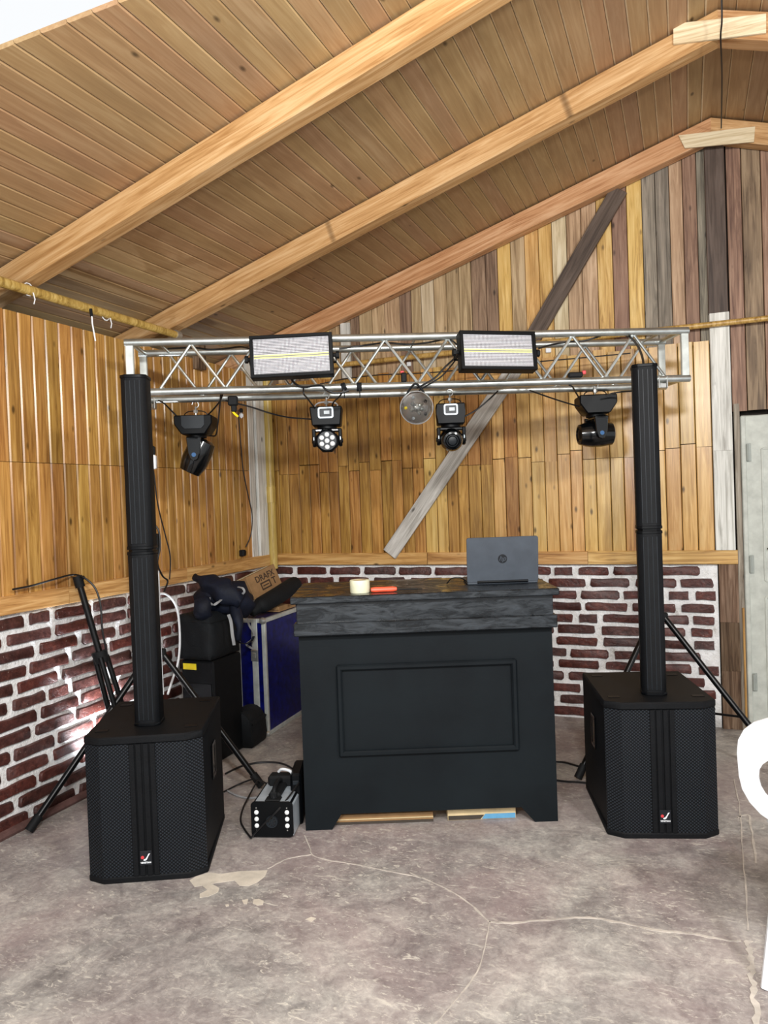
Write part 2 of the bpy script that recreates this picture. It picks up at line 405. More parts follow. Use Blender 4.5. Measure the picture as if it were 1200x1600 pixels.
M['paint_drop'] = plain('spilt_cream_paint', srgb(208, 199, 184), 0.6, 0, 0.06, 0.3)

def text_mesh(name, body, size, mat, parent, loc, rot, depth=0.0006, shear=0.0, align='CENTER', bold=0.0):
    cu = bpy.data.curves.new(name, 'FONT'); cu.body = body; cu.size = size; cu.extrude = depth
    cu.align_x = align; cu.align_y = 'CENTER'; cu.shear = shear; cu.offset = bold; cu.resolution_u = 3
    tmp = bpy.data.objects.new('tmp', cu); COL.objects.link(tmp)
    bpy.context.view_layer.update()
    me = bpy.data.meshes.new_from_object(tmp.evaluated_get(bpy.context.evaluated_depsgraph_get()))
    bpy.data.objects.remove(tmp); me.materials.clear(); me.materials.append(mat)
    return link(name, me, parent, loc, rot)

# ================================================================== THE ROOM
WX, WY = -2.985, 5.18           # left wall plane, back wall plane
RX, RZ, SL = 0.19, 3.59, 0.316  # ridge position, lower edge of the rafters at the ridge, slope
XR = 3.3
def zr(x): return RZ-SL*abs(x-RX)
CE = 0.135                      # boards lie this far above the rafters' lower edge
def struct(name): 
    o = bpy.data.objects.new(name, None); COL.objects.link(o); o['kind'] = 'structure'; return o

fl = MB(); fl.box((0.15, 2.0, -0.05), (6.9, 7.2, 0.1))
floor = tag(fl.build('floor', M['floor']), kind='structure')
def poly_slab(name, pts, h, mat, parent):
    b = MB(); b.prism([(p[0], p[1]) for p in pts], 0.0002, h); return b.build(name, mat, parent)
def strip(name, pix, w, mat, h=0.0022):
    """a narrow raised seam on the floor that follows the given points"""
    P = [on_z(x, y) for x, y in pix]; P = smooth_path(P, 5); L = []; R = []
    for i, p in enumerate(P):
        t = (P[min(i+1, len(P)-1)]-P[max(i-1, 0)]).normalized(); n = Vector((-t.y, t.x, 0))
        ww = w*(0.55+0.9*rnd.random()); j = (rnd.random()-0.5)*w*0.8
        L.append(p+n*(ww/2+j)); R.append(p-n*(ww/2-j))
    b = MB(); b2 = b.bm
    lv = [b2.verts.new((p.x, p.y, h)) for p in L]; rv = [b2.verts.new((p.x, p.y, h)) for p in R]
    lb = [b2.verts.new((p.x, p.y, 0)) for p in L]; rb = [b2.verts.new((p.x, p.y, 0)) for p in R]
    for i in range(len(P)-1):
        b2.faces.new((lv[i], lv[i+1], rv[i+1], rv[i])); b2.faces.new((lb[i], lb[i+1], lv[i+1], lv[i])); b2.faces.new((rv[i], rv[i+1], rb[i+1], rb[i]))
    return b.build(name, mat, floor)
strip('crack_repair', [(742, 1418), (765, 1440), (800, 1442), (850, 1438), (910, 1434), (960, 1440), (1020, 1453), (1080, 1460), (1140, 1470), (1158, 1471)], 0.009, M['pale_repair'])
strip('crack_repair', [(765, 1440), (758, 1480), (745, 1520), (715, 1560), (690, 1590), (670, 1610)], 0.004, M['pale_repair'])
strip('crack_repair', [(1147, 1218), (1156, 1265), (1160, 1330), (1166, 1400), (1169, 1455)], 0.005, M['pale_repair'])
strip('crack_repair', [(1168, 1470), (1170, 1485), (1173, 1505), (1175, 1530), (1178, 1560), (1184, 1604)], 0.016, M['pale_repair'], 0.0026)
strip('crack_repair', [(1152, 1278), (1170, 1275), (1176, 1310), (1182, 1350)], 0.010, M['pale_repair'])
strip('crack_repair', [(476, 1306), (484, 1325), (488, 1336), (512, 1344), (560, 1352), (610, 1362), (660, 1372)], 0.0045, M['pale_repair'])
strip('crack_repair', [(418, 1358), (450, 1342), (486, 1336)], 0.005, M['pale_repair'])
strip('crack_repair', [(640, 1364), (700, 1390), (742, 1418)], 0.005, M['pale_repair'])
def spill(pix): 
    poly_slab('paint_spill', [on_z(x, y) for x, y in pix], 0.0015, M['paint_drop'], floor)
spill([(296, 1376), (306, 1370), (326, 1364), (345, 1366), (372, 1362), (418, 1360), (414, 1370), (402, 1379), (388, 1385), (374, 1384), (366, 1376), (345, 1379), (330, 1381), (343, 1388), (341, 1394), (326, 1401), (312, 1403), (312, 1397), (324, 1391), (316, 1384), (304, 1386)])
spill([(396, 1406), (404, 1405), (412, 1408), (411, 1414), (402, 1415), (395, 1412)])
spill([(378, 1407), (388, 1405), (386, 1413), (381, 1413)])
spill([(477, 1437), (486, 1433), (494, 1435), (487, 1440)])
spill([(352, 1414), (357, 1413), (358, 1416), (353, 1417)])

# ---- bricks: a few irregular shapes shared by all of them
def brick_mesh(w, h, seed):
    r = random.Random(seed); b = bmesh.new(); n = []
    for x, z in ((-.5, -.34), (-.47, -.5), (-.16, -.49), (.2, -.5), (.47, -.5), (.5, -.32), (.5, .34), (.46, .5), (.15, .49), (-.2, .5), (-.46, .5), (-.5, .33)):
        n.append((x*w+(r.random()-.5)*.008, z*h+(r.random()-.5)*.007))
    back = [b.verts.new((x*1.03, 0.02, z*1.05)) for x, z in n]
    mid = [b.verts.new((x, -0.006, z)) for x, z in n]
    fr = [b.verts.new((x*.965, -0.011-(r.random()*.003), z*.86)) for x, z in n]
    for i in range(12):
        j = (i+1) % 12
        b.faces.new((back[i], back[j], mid[j], mid[i])); b.faces.new((mid[i], mid[j], fr[j], fr[i]))
    b.faces.new(fr)
    bmesh.ops.recalc_face_normals(b, faces=b.faces[:])
    me = bpy.data.meshes.new('brick'); b.to_mesh(me); b.free(); me.materials.append(M['brick'])
    me.polygons.foreach_set('use_smooth', [True]*len(me.polygons)); me.set_sharp_from_angle(angle=radians(50))
    return me
BR_H = 0.053
FULL = [brick_mesh(0.240, BR_H, i) for i in range(6)]
LONG = [brick_mesh(0.262, BR_H, 20+i) for i in range(2)]
THREE = [brick_mesh(0.185, BR_H, 30+i) for i in range(3)]
HALF = [brick_mesh(0.118, BR_H, 40+i) for i in range(3)]
def lay_bricks(parent, u0, u1, place, rows=13, z0=0.045, pitch=0.0775, from_end=False):
    for r in range(rows):
        z = z0+r*pitch; u = u0+((0.0 if r % 2 else -0.14)+rnd.uniform(-.02, .02))
        while u < u1-0.03:
            k = rnd.random()
            w, ms = (0.240, FULL) if k < .74 else ((0.262, LONG) if k < .84 else ((0.185, THREE) if k < .93 else (0.118, HALF)))
            if u+w > u1: 
                if u1-u > .17: w, ms = 0.185, THREE
                elif u1-u > .10: w, ms = 0.118, HALF
                else: break
                if u+w > u1+.03: break
            place(rnd.choice(ms), u+w/2, z+rnd.uniform(-.003, .003))
            u += w+rnd.uniform(.028, .046)

# ---- boards
def board_bm(w, t, l, bev=0.004, cut=0.0):
    """width X, thickness Y, length Z centred; cut = how much lower the -X side of the top is"""
    b = bmesh.new(); bmesh.ops.create_cube(b, size=1.0); bmesh.ops.scale(b, vec=(w, t, l), verts=b.verts)
    for v in b.verts:
        if v.co.z > 0 and v.co.x < 0: v.co.z -= cut
    es = [e for e in b.edges if abs((e.verts[0].co-e.verts[1].co).z) > l*0.4 and e.verts[0].co.y < 0]
    if bev > 0: bmesh.ops.bevel(b, geom=es, offset=bev, segments=1, profile=0.5, affect='EDGES')
    return b
_bcache = {}
def board(parent, w, t, l, mat, loc, rot=(0, 0, 0), bev=0.004, cut=0.0, name='board'):
    key = (round(w, 3), t, round(l, 2), bev, round(cut, 3), mat.name)
    me = _bcache.get(key)
    if me is None:
        b = board_bm(key[0], t, key[2], bev, cut); me = bpy.data.meshes.new(name); b.to_mesh(me); b.free(); me.materials.append(mat); _bcache[key] = me
    return link(name, me, parent, loc, rot)

RAILZ0, RAILZ1 = 1.022, 1.108
# ---------------- left wall
wall_left = struct('wall_left')
b = MB(); b.box((WX-0.08, 2.2, 0.5), (0.16, 6.1, 1.06)); b.build('mortar', M['mortar'], wall_left)
b = MB(); b.box((WX-0.10, 2.2, 1.735), (0.16, 6.1, 1.45)); b.build('backing', M['backing'], wall_left)
b = MB(); b.box((WX-0.5, 2.2, 2.45), (0.04, 6.1, 0.7)); b.build('eave_sky_block', M['backing'], wall_left)  # added dark sheet, blocks the sky so the eave gap reads black
LROT = (0, 0, pi/2)   # local -Y (the face) turns to +X
def place_left(me, u, z): link('brick', me, wall_left, (WX+0.004, u, z), (0, 0, pi/2))
lay_bricks(wall_left, 1.3, 5.14, place_left)
widths = [0.080, 0.084, 0.088]
y = 1.3
while y < 4.83:
    w = rnd.choice(widths)
    if y+w > 4.86: w = 0.06
    s = rnd.uniform(-0.004, 0.004)
    z = 1.735
    board(wall_left, w-0.004, 0.02, z-RAILZ1+0.01, M['board_gold'], (WX+rnd.uniform(0, .002), y+w/2, (z+RAILZ1-0.01)/2), LROT, 0.006)
    board(wall_left, w-0.004, 0.02, 2.46-z-0.003, M['board_gold'], (WX+rnd.uniform(0, .002), y+w/2, (2.463+z)/2), LROT, 0.006)
    y += w
for yy, w, o in ((4.905, 0.075, 0.006), (5.03, 0.15, 0.02)):
    board(wall_left, w, 0.022, 1.45, M['white_timber'], (WX+o, yy, RAILZ1+0.725), LROT, name='whitewashed_plank')
for y0, y1 in ((1.3, 3.04), (3.045, 4.03), (4.035, 5.16)):
    board(wall_left, RAILZ1-RAILZ0, 0.04, y1-y0, M['rail'], (WX+0.018, (y0+y1)/2, (RAILZ0+RAILZ1)/2), (pi/2, 0, pi/2+pi/2) if False else Euler((0, pi/2, pi/2)), 0.004, name='rail')
board(wall_left, 0.09, 0.05, 0.16, M['old_timber'], (WX+0.03, 4.27, 2.47), LROT, 0.004, name='plank_end')
bs = MB(); bs.tube([(WX+0.02, 0.6, 0.012), (WX+0.02, 2.0, 0.016), (WX+0.022, 3.4, 0.012), (WX+0.02, 5.14, 0.014)], 0.022, 8)
tag(bs.build('baseboard_left', M['skirting']), kind='structure')

# ---------------- back wall
wall_back = struct('wall_back')
b = MB(); b.box(((WX+0.16)/2, WY+0.08, 0.5), (0.16-WX, 0.16, 1.06)); b.build('mortar', M['mortar'], wall_back)
b = MB()
b.prism([(WX-.1, 0.0), (0.28, 0.0), (XR+.05, 0.0), (XR+.05, zr(XR)+.2), (RX, zr(RX)+.2), (WX-.1, zr(WX)+.2)], 0, 0.1, FRONT)
b.build('backing', M['backing'], wall_back, (0, WY+0.18, 0))
def place_back(me, u, z): link('brick', me, wall_back, (u, WY-0.004, z))
lay_bricks(wall_back, WX+0.05, 0.155, place_back)
x = WX+0.01; x0 = x; i = 0
while x < 0.135:
    w = rnd.choice([0.078, 0.084, 0.09])
    if x+w > 0.11: w = 0.150-x
    if w < 0.012: break
    pale = x > -1.0 or rnd.random() < 0.35
    mt = M['board_gold_b'] if (x > -1.3 and rnd.random() < 0.8) or (x <= -1.3 and rnd.random() < 0.15) else M['board_gold']
    z = 1.74+rnd.choice([-0.035, -0.03, 0.0, 0.01, 0.03])
    top = 2.40+rnd.uniform(-.012, .012)
    o = rnd.uniform(0, .003)
    board(wall_back, w-0.004, 0.02, z-RAILZ1+0.01, mt, (x+w/2, WY-0.004-o, (z+RAILZ1-0.01)/2), None, 0.004)
    board(wall_back, w-0.004, 0.02, top-z-0.003, mt, (x+w/2, WY-0.004-o, (top+z+.003)/2), None, 0.004)
    x += w
# reclaimed upper boards, in the photograph's order of colours
seq = [(560, 'up_tan'), (600, 'up_tan'), (624, 'up_brown'), (642, 'up_tan'), (658, 'up_pale'), (678, 'up_tan'), (698, 'up_tan'), (718, 'up_tan'), (737, 'up_brown'), (760, 'up_brown'), (779, 'up_yellow'), (800, 'up_tan'),
       (822, 'up_yellow'), (844, 'up_yellow'), (865, 'up_pale'), (888, 'up_tan'), (911, 'up_tan'), (935, 'up_yellow'), (959, 'up_red'), (983, 'up_yellow'), (1007, 'up_grey'), (1028, 'up_grey'), (1050, 'up_tan'), (1071, 'up_red'), (1093, 'up_grey'), (1114, None)]
edges = [on_back(p, 470).x for p, _ in seq]
x = WX+0.02; segs = []
while x < edges[0]-0.03:
    w = min(0.088, edges[0]-x); segs.append((x, x+w, rnd.choice(['up_tan', 'up_brown', 'up_tan', 'up_yellow']))); x += w
for (p, m_), xa, xb in zip(seq, edges, edges[1:]): 
    if xb-xa > 0.12: 
        segs.append((xa, (xa+xb)/2, m_)); segs.append(((xa+xb)/2, xb, m_))
    else: segs.append((xa, xb, m_))
for xa, xb, mn in segs:
    w = xb-xa; top = zr(xb)+0.07; bot = 2.385
    if top-bot < 0.05: continue
    cut = SL*w
    board(wall_back, w-0.003, 0.02, top-bot, M[mn], ((xa+xb)/2, WY+0.006+rnd.uniform(-.004, .003), (top+bot)/2), None, 0.003, cut)
# boards to the right of the post, above and beside the door
PX0, PX1, DX0, DX1, DZ = 0.152, 0.264, 0.309, 1.15, 1.925
xs = [0.268, 0.352, 0.458, 0.56, 0.68, 0.79, 0.9, 1.02, 1.14]
while xs[-1] < XR: xs.append(xs[-1]+0.115)
for i, (xa, xb) in enumerate(zip(xs, xs[1:])):
    w = xb-xa; top = zr(max(xa, RX))+0.07 if xa > RX else zr(xb)+.07; bot = DZ+0.03 if xa < 1.12 else 0.0
    board(wall_back, w-0.004, 0.022, top-bot, M['up_red' if i % 3 != 1 else 'up_brown'], ((xa+xb)/2, WY+0.004, (top+bot)/2), None, 0.003, 0.0)
board(wall_back, PX1-PX0, 0.05, zr(RX)+.05-2.56, M['dark_timber'], ((PX0+PX1)/2-.004, WY-0.012, (zr(RX)+.05+2.56)/2), name='post')
for z0, z1 in ((1.108, 1.72), (1.722, 2.558)):
    board(wall_back, PX1-PX0, 0.05, z1-z0, M['white_timber'], ((PX0+PX1)/2, WY-0.016, (z0+z1)/2), name='whitewashed_post')
for z0, z1 in ((0.0, 0.36), (0.362, 0.66), (0.664, 1.02)):
    board(wall_back, 0.112, 0.06, z1-z0, M['old_timber'], (0.222, WY+0.005, (z0+z1)/2), name='old_post')
board(wall_back, 0.032, 0.04, 2.0, M['grey_timber'], (0.290, WY-0.01, 1.0), name='door_jamb')
board(wall_back, 0.012, 0.02, 0.75, M['rail'], (0.297, WY-0.04, 0.38), name='yellow_strip')
for xa, xb in ((WX+.02, -1.72), (-1.716, -0.62), (-0.616, 0.275)):
    board(wall_back, RAILZ1-RAILZ0, 0.04, xb-xa, M['rail'], ((xa+xb)/2, WY-0.018, (RAILZ0+RAILZ1)/2), Euler((0, pi/2, 0)), 0.004, name='rail')
# white plank high on the wall behind the left panel
pa, pb = on_back(535, 514), on_back(550, 592)
board(wall_back, 0.075, 0.02, 0.40, M['white_timber'], ((pa.x+pb.x)/2, WY-0.022, (pa.z+pb.z)/2+.02), name='whitewashed_plank')
# diagonal brace: two planks nailed on
def brace(pa, pb, w, mat, y=WY-0.042):
    a = on_back(*pa, y=y); c = on_back(*pb, y=y); L = (a-c).length
    ang = atan2(a.x-c.x, a.z-c.z)
    bm = MB(); bm.box((0, 0, 0), (w, 0.026, L), 0.003)
    return bm.build('brace_plank', mat, wall_back, ((a+c)/2), Euler((0, ang, 0)))
brace((968, 296), (828, 536), 0.108, M['dark_timber'])
brace((815, 560), (609, 866), 0.112, M['white_grey'])
# pale blocks on the wall seen through the truss
for px, py, s in ((639, 569, .03), (857, 547, .035)):
    p = on_back(px, py, WY-.02); mb = MB(); mb.box((0, 0, 0), (s, .02, s), .004); mb.build('junction_cap', M['white_plastic'], wall_back, p)

# ---------------- door
door = struct('door_1')
b = MB(); b.box(((DX0+DX1)/2, WY+0.0, DZ/2+0.01), (DX1-DX0, 0.035, DZ-0.02), 0.006); b.build('door_leaf', M['door'], door)
for z0, z1 in ((0.12, 0.82), (0.92, 1.72)):
    b = MB(); x0, x1 = DX0+0.115, DX1-0.11
    for c, s in (((x0, (z0+z1)/2), (0.012, z1-z0)), ((x1, (z0+z1)/2), (0.012, z1-z0)), (((x0+x1)/2, z0), (x1-x0, 0.012)), (((x0+x1)/2, z1), (x1-x0, 0.012))):
        b.box((c[0], WY-0.019, c[1]), (s[0], 0.008, s[1]), 0.002)
    b.build('panel_moulding', M['door'], door)
b = MB(); b.box((DX0+0.015, WY-0.02, DZ/2), (0.03, 0.02, DZ), 0.006); b.build('edge_strip', M['door'], door)
for z in (1.70, 1.02, 0.3):
    b = MB(); b.cyl((DX0+0.036, WY-0.032, z-.05), (DX0+0.036, WY-0.032, z+.05), 0.007, seg=8)
    b.box((DX0+0.04, WY-0.022, z), (0.03, 0.008, 0.11), 0.002); b.build('hinge', M['grey_hinge'], door)
b = MB(); b.cyl((DX0+.135, WY-0.02, 1.115), (DX0+.135, WY-.045, 1.115), 0.006, seg=8); b.build('keyhole_bolt', M['rubber'], door)

# ---------------- ceiling
ceiling = struct('ceiling')
NX = cos(math.atan(SL)); ANG = math.atan(SL)
def ceil_board(s0, w, side, y0, y1, mat, slant=0.0):
    sm = s0+w/2; xm = RX+side*sm*NX; z = RZ+CE-SL*sm*NX+0.01
    # local X across (down the slope), local Z along world Y, face (-Y local) points down
    zl = Vector((0, 1, 0)); xl = Vector((side*NX, 0, -SL*NX)); yl = zl.cross(xl)
    if yl.z < 0: xl = -xl; yl = -yl
    R = Matrix((xl, yl, zl)).transposed()
    l = y1-y0; b = board_bm(w-0.002, 0.018, l, 0.0055)
    for v in b.verts:
        if v.co.z < 0: v.co.z += slant*v.co.x*xl.x
    me = bpy.data.meshes.new('board')
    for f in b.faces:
        if abs(f.normal.x) > .3 and abs(f.normal.y) > .3 and f.calc_center_median().x > 0: f.material_index = 1  # bevel on one side takes the pale painted highlight
    b.to_mesh(me); b.free(); me.materials.append(mat); me.materials.append(M['seam_highlight'])
    return link('board', me, ceiling, (xm, (y0+y1)/2, z), R.to_euler())
s = -0.02; k = 0; YB = 5.3
while s < 3.80:
    w = rnd.choice([0.080, 0.086, 0.090])
    x = RX-(s+w/2)*NX
    mat_ = M['ceil'] if rnd.random() < .8 else M['ceil_reddish']
    ye = 1.93+0.33*(x+2.04)
    if -3.6 < x < -1.0:
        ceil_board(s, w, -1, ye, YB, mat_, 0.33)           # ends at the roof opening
    else:
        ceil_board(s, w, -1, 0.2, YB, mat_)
    s += w
s = -0.02
while s < 3.3:
    w = rnd.choice([0.090, 0.098, 0.104]); ceil_board(s, w, 1, 0.2, YB, M['ceil_reddish'] if rnd.random() < .7 else M['ceil']); s += w
# roof sheets above the boards keep the daylight out, except at the opening
for side, y0, y1, xa, xb in ((-1, 2.28, 5.4, RX, -3.55), (-1, 0.15, 2.28, RX, -0.95), (1, 0.15, 5.4, RX, XR+.1)):
    b = MB(); za = RZ+CE+.035-SL*abs(xa-RX); zb = RZ+CE+.035-SL*abs(xb-RX)
    b.prism([(xa, za), (xb, zb), (xb, zb+.02), (xa, za+.02)], 0, y1-y0, FRONT); b.build('roof_sheet', M['backing'], ceiling, (0, y1, 0))
def rafter(yf, yb, plate=None):
    H = 0.125
    for side, xend in ((-1, WX-.46), (1, XR)):
        L = abs(xend-RX)/NX+ (0.0); xm = (RX+xend)/2; z = RZ-SL*abs(xm-RX)
        b = MB(); b.box((0, 0, H/2*NX), (yb-yf, H, L), 0.004)
        zl = Vector((side*NX, 0, -SL*NX)); 
        if side < 0: zl = -zl
        upv = Vector((SL*NX*(1 if side > 0 else -1), 0, NX))
        # local Z along the rafter, local Y square to it (up), local X = world Y
        xl = upv.cross(zl); R = Matrix((xl, upv, zl)).transposed()
        bm = MB(); bm.box((0, 0, .02 if side < 0 else -.02), (yb-yf, H, L+.08), 0.005)
        pc = R.inverted() @ (Vector((RX, 0, 0))-Vector((xm, 0, 0))); pn = R.inverted() @ Vector((-side, 0, 0))
        res = bmesh.ops.bisect_plane(bm.bm, geom=bm.bm.verts[:]+bm.bm.edges[:]+bm.bm.faces[:], plane_co=pc, plane_no=pn, clear_outer=True)
        bmesh.ops.holes_fill(bm.bm, edges=[e for e in bm.bm.edges if e.is_boundary])
        o = bm.build('rafter', M['rafter'], ceiling, (xm, (yf+yb)/2, z+H/2*NX), R.to_euler())
    if plate:
        a, c, e, g = [on_back(*p, y=yf-0.008) for p in plate]
        b = MB(); mx = sum(p.x for p in (a, c, e, g))/4; mz = sum(p.z for p in (a, c, e, g))/4; b.prism([(mz-p.z, p.x-mx) for p in (a, c, e, g)], 0, 0.012, FRONT, 0.001); b.build('splice_plate', M['ply'], ceiling, (mx, yf-0.002, mz), (0, pi/2, 0))
rafter(5.07, 5.16, ((1060, 212), (1070, 232), (1178, 222), (1180, 198)))
rafter(3.95, 4.05, ((1052, 38), (1052, 70), (1197, 52), (1197, 22)))
rafter(2.81, 2.91)
rafter(0.9, 1.01)

# ---------------- long yellow poles under the roof and in the corner
b = MB(); p0 = on_left(-30, 431, WX+.07); p1 = on_left(278, 524, WX+.07)
b.cyl(p0+(p0-p1)*.35, p1, 0.026, 0.022, 14)
lp = tag(b.build('yellow_pole', M['bamboo']), 'thick yellow round pole under the roof along the left wall', 'pole')
b = MB(); b.cyl(p1+(p0-p1).normalized()*.03, p1+(p0-p1).normalized()*-.01, 0.028, seg=14); b.build('grey_clamp', M['steel'], lp)
for px, py in ((44, 452), (165, 492)):
    p = on_left(px, py, WX+.07); b = MB(); b.tube([p+Vector((0, 0.03*cos(a), 0.03*sin(a))) for a in [i*pi/5 for i in range(11)]], 0.003, 5)
    b.tube([p+Vector((.03, 0, -.02)), p+Vector((.03, .01, -.05)), p+Vector((.032, .0, -.075))], .003, 5); b.build('tie', M['white_plastic'], lp)
p = on_left(143, 487, WX+.1)
b = MB(); b.tube([p, p+Vector((0, .002, -.06)), p+Vector((0, .012, -.11)), p+Vector((0, .02, -.15))], .004, 6)
hc = b.build('hanging_cord', M['white_plastic'], lp)
b = MB(); b.cyl(p+Vector((-.005, 0, .015)), p+Vector((0, 0, -.025)), .008, seg=8); b.build('clip', M['rubber'], hc)
b = MB(); q0 = on_back(470, 577, WY-.07); q1 = on_back(1230, 494, WY-.07); b.cyl(q0, q0+(q1-q0)*1.75, 0.018, 0.017, 12)
tag(b.build('bamboo_pole', M['bamboo']), 'long thin yellow pole running level across the back wall behind the truss', 'pole')
b = MB(); c0 = on_left(424, 872, WX+.05); b.cyl((c0.x, 5.10, 1.00), (c0.x, 5.10, 2.47), 0.033, seg=16)
cp = tag(b.build('corner_pipe', M['bamboo']), 'yellow brown upright pipe in the corner beside the whitewashed planks', 'pipe')
b = MB(); b.cyl((c0.x, 5.10, 1.50), (c0.x, 5.10, 1.62), 0.037, seg=16); b.build('pipe_coupling', M['bamboo'], cp)

# ================================================================== DJ BOOTH
bl = on_z(478, 1298); br = on_z(872, 1283)
ang = atan2(br.y-bl.y, br.x-bl.x); BW = (br-bl).length
booth = thing('dj_booth', 'wide black painted wooden booth with a framed front panel, standing mid floor', 'booth', bl, ang)
# local: X along the front, -Y towards the camera, Z up
b = MB(); W = BW
front = [(0, 0), (0.12, 0), (0.165, 0.07), (W-0.165, 0.07), (W-0.105, 0), (W, 0), (W, 0.90), (0, 0.90)]
b.prism(front, -0.02, 0.0, FRONT); b.build('front_panel', M['booth'], booth)
for x in (0.01, W-0.01):
    b = MB(); b.box((x, 0.265, 0.45), (0.02, 0.49, 0.90), 0.001); b.build('side_panel', M['booth'], booth)
b = MB(); b.box((W/2, -0.006, 0.985), (W+0.005, 0.05, 0.12), 0.003); b.box((W/2, 0.27, 0.985), (W, 0.5, 0.10), .002); b.build('fascia', M['booth_gloss'], booth)
b = MB(); b.box((W/2, -0.022, 0.925), (W+0.03, 0.065, 0.058), 0.004); b.build('lower_cornice', M['booth_gloss'], booth)
b = MB(); b.box((W/2, 0.235, 1.058), (W+0.05, 0.60, 0.032), 0.004); b.build('top_board', M['booth_gloss'], booth)
x0, x1, z0, z1, mw = 0.165, 0.985, 0.348, 0.74, 0.026
def mould(a, c, horizontal):
    b = MB()
    if horizontal: b.box(((a[0]+c[0])/2, -0.01, a[1]), (c[0]-a[0], 0.02, mw), 0.007)
    else: b.box((a[0], -0.01, (a[1]+c[1])/2), (mw, 0.0205, c[1]-a[1]), 0.007)
    b.build('moulding', M['booth'], booth)
mould((x0, z0), (x1, z0), True); mould((x0, z1), (x1, z1), True); mould((x0+mw/2, z0-mw/2), (x0+mw/2, z1+mw/2), False); mould((x1-mw/2, z0-mw/2), (x1-mw/2, z1+mw/2), False)
BM = Matrix.Translation(bl) @ Matrix.Rotation(ang, 4, 'Z')
BT = 1.074
# flat cartons beneath the booth
def carton(label, xa, xb, h, dark_from, blue):
    o = thing('flat_carton', label, 'carton', BM @ Vector(((xa+xb)/2, 0.06, 0)), ang, None)
    w = xb-xa
    b = MB(); b.box((0, 0.12, h/2), (w, 0.26, h), 0.002); b.build('carton_body', M['card_pale'] if blue else M['card'], o)
    if blue:
        b = MB(); b.prism([(-w/2+.003, .004), (-w*.02, .004), (w*.03, .022), (-w/2+.003, .022)], 0, 0.003, FRONT); b.build('dark_band', M['dark_print'], o, (0, -0.0105, 0))
        b = MB(); b.prism([(-w*.0, .004), (w/2-.003, .004), (w/2-.003, .026), (w*.05, .026)], 0, 0.003, FRONT); b.build('blue_band', M['blue_print'], o, (0, -0.0105, 0))
    else:
        b = MB(); b.box((0, -0.012, 0.006), (w, 0.004, 0.011)); b.build('dark_band', M['dark_print'], o)
        b = MB(); b.box((0, -0.012, h*.52), (w, 0.004, 0.004)); b.build('pale_edge', M['card_pale'], o)
    return o
carton('long thin flat carton lying under the left half of the black booth', 0.125, 0.585, 0.045, 0, False)
carton('short flat cream and blue carton lying under the right half of the black booth', 0.652, 0.968, 0.052, 0, True)

# laptop, seen from behind its lid
lp0 = BM @ Vector((0.795+0.165, 0.16, BT))
lap = thing('laptop', 'open dark grey laptop on the black booth, its lid towards the viewer', 'laptop', lp0, ang+radians(-1))
b = MB(); b.box((0, 0.115, 0.010), (0.335, 0.23, 0.018), 0.004); b.build('base', M['lap'], lap)
LT = Matrix.Translation((0, 0.0, 0.012)) @ Matrix.Rotation(radians(8), 4, 'X')
b = MB(); b.prism(round_rect(0.337, 0.216, 0.010), -0.004, 0.004, LT @ Matrix.Translation((0, 0, 0.108)) @ FRONT, 0.001); lid = b.build('lid', M['lap'], lap)
b = MB(); b.cyl((-0.12, 0.0, 0.014), (0.12, 0.0, 0.014), 0.008, seg=10); b.build('hinge_bar', M['black'], lap)
LL = LT @ Matrix.Translation((0.0, -0.0045, 0.112))
b = MB(); b.cyl((0, 0, 0), (0, -0.0012, 0), 0.0215, seg=32); o = b.build('logo_disc', M['logo_dark'], lid); o.matrix_local = LL
o = text_mesh('logo_letters', 'hp', 0.034, M['lap'], lid, (0, 0, 0), None, 0.0004, 0.35); o.matrix_local = LL @ Matrix.Translation((-0.001, -0.0016, 0.001)) @ FRONT

# roll of tape, knife
q = BM @ Vector((0.285, 0.04, BT))
tp = thing('tape_roll', 'roll of cream packing tape lying on the left end of the booth top', 'tape', q, 0)
b = MB(); b.lathe([(0.030, 0), (0.044, 0), (0.0455, .004), (0.0455, .054), (0.044, .058), (0.030, .058), (0.030, 0)], 28); b.build('tape_winding', M['tape'], tp)
b = MB(); b.lathe([(0.0275, 0.001), (0.0298, 0.001), (0.0298, .057), (0.0275, .057), (.0275, .001)], 28); b.build('core', M['card'], tp)
kn = thing('screwdriver', 'screwdriver with an orange handle lying on the booth top beside the tape', 'screwdriver', BM @ Vector((0.365, 0.02, BT+.012)), ang+radians(3))
b = MB(); b.tube([(-.03, 0, 0), (-.028, 0, 0), (-.01, 0, 0), (.03, 0, 0), (.07, 0, 0), (.088, 0, 0), (.09, 0, 0)], [.004, .010, .0125, .0115, .0125, .0085, .004], 10); b.build('handle', M['orange'], kn)
b = MB(); b.cyl((.088, 0, -.003), (.185, 0, -.005), .0035, seg=8); b.box((.195, 0, -.005), (.022, .008, .003)); b.build('shaft', M['black_metal'], kn)

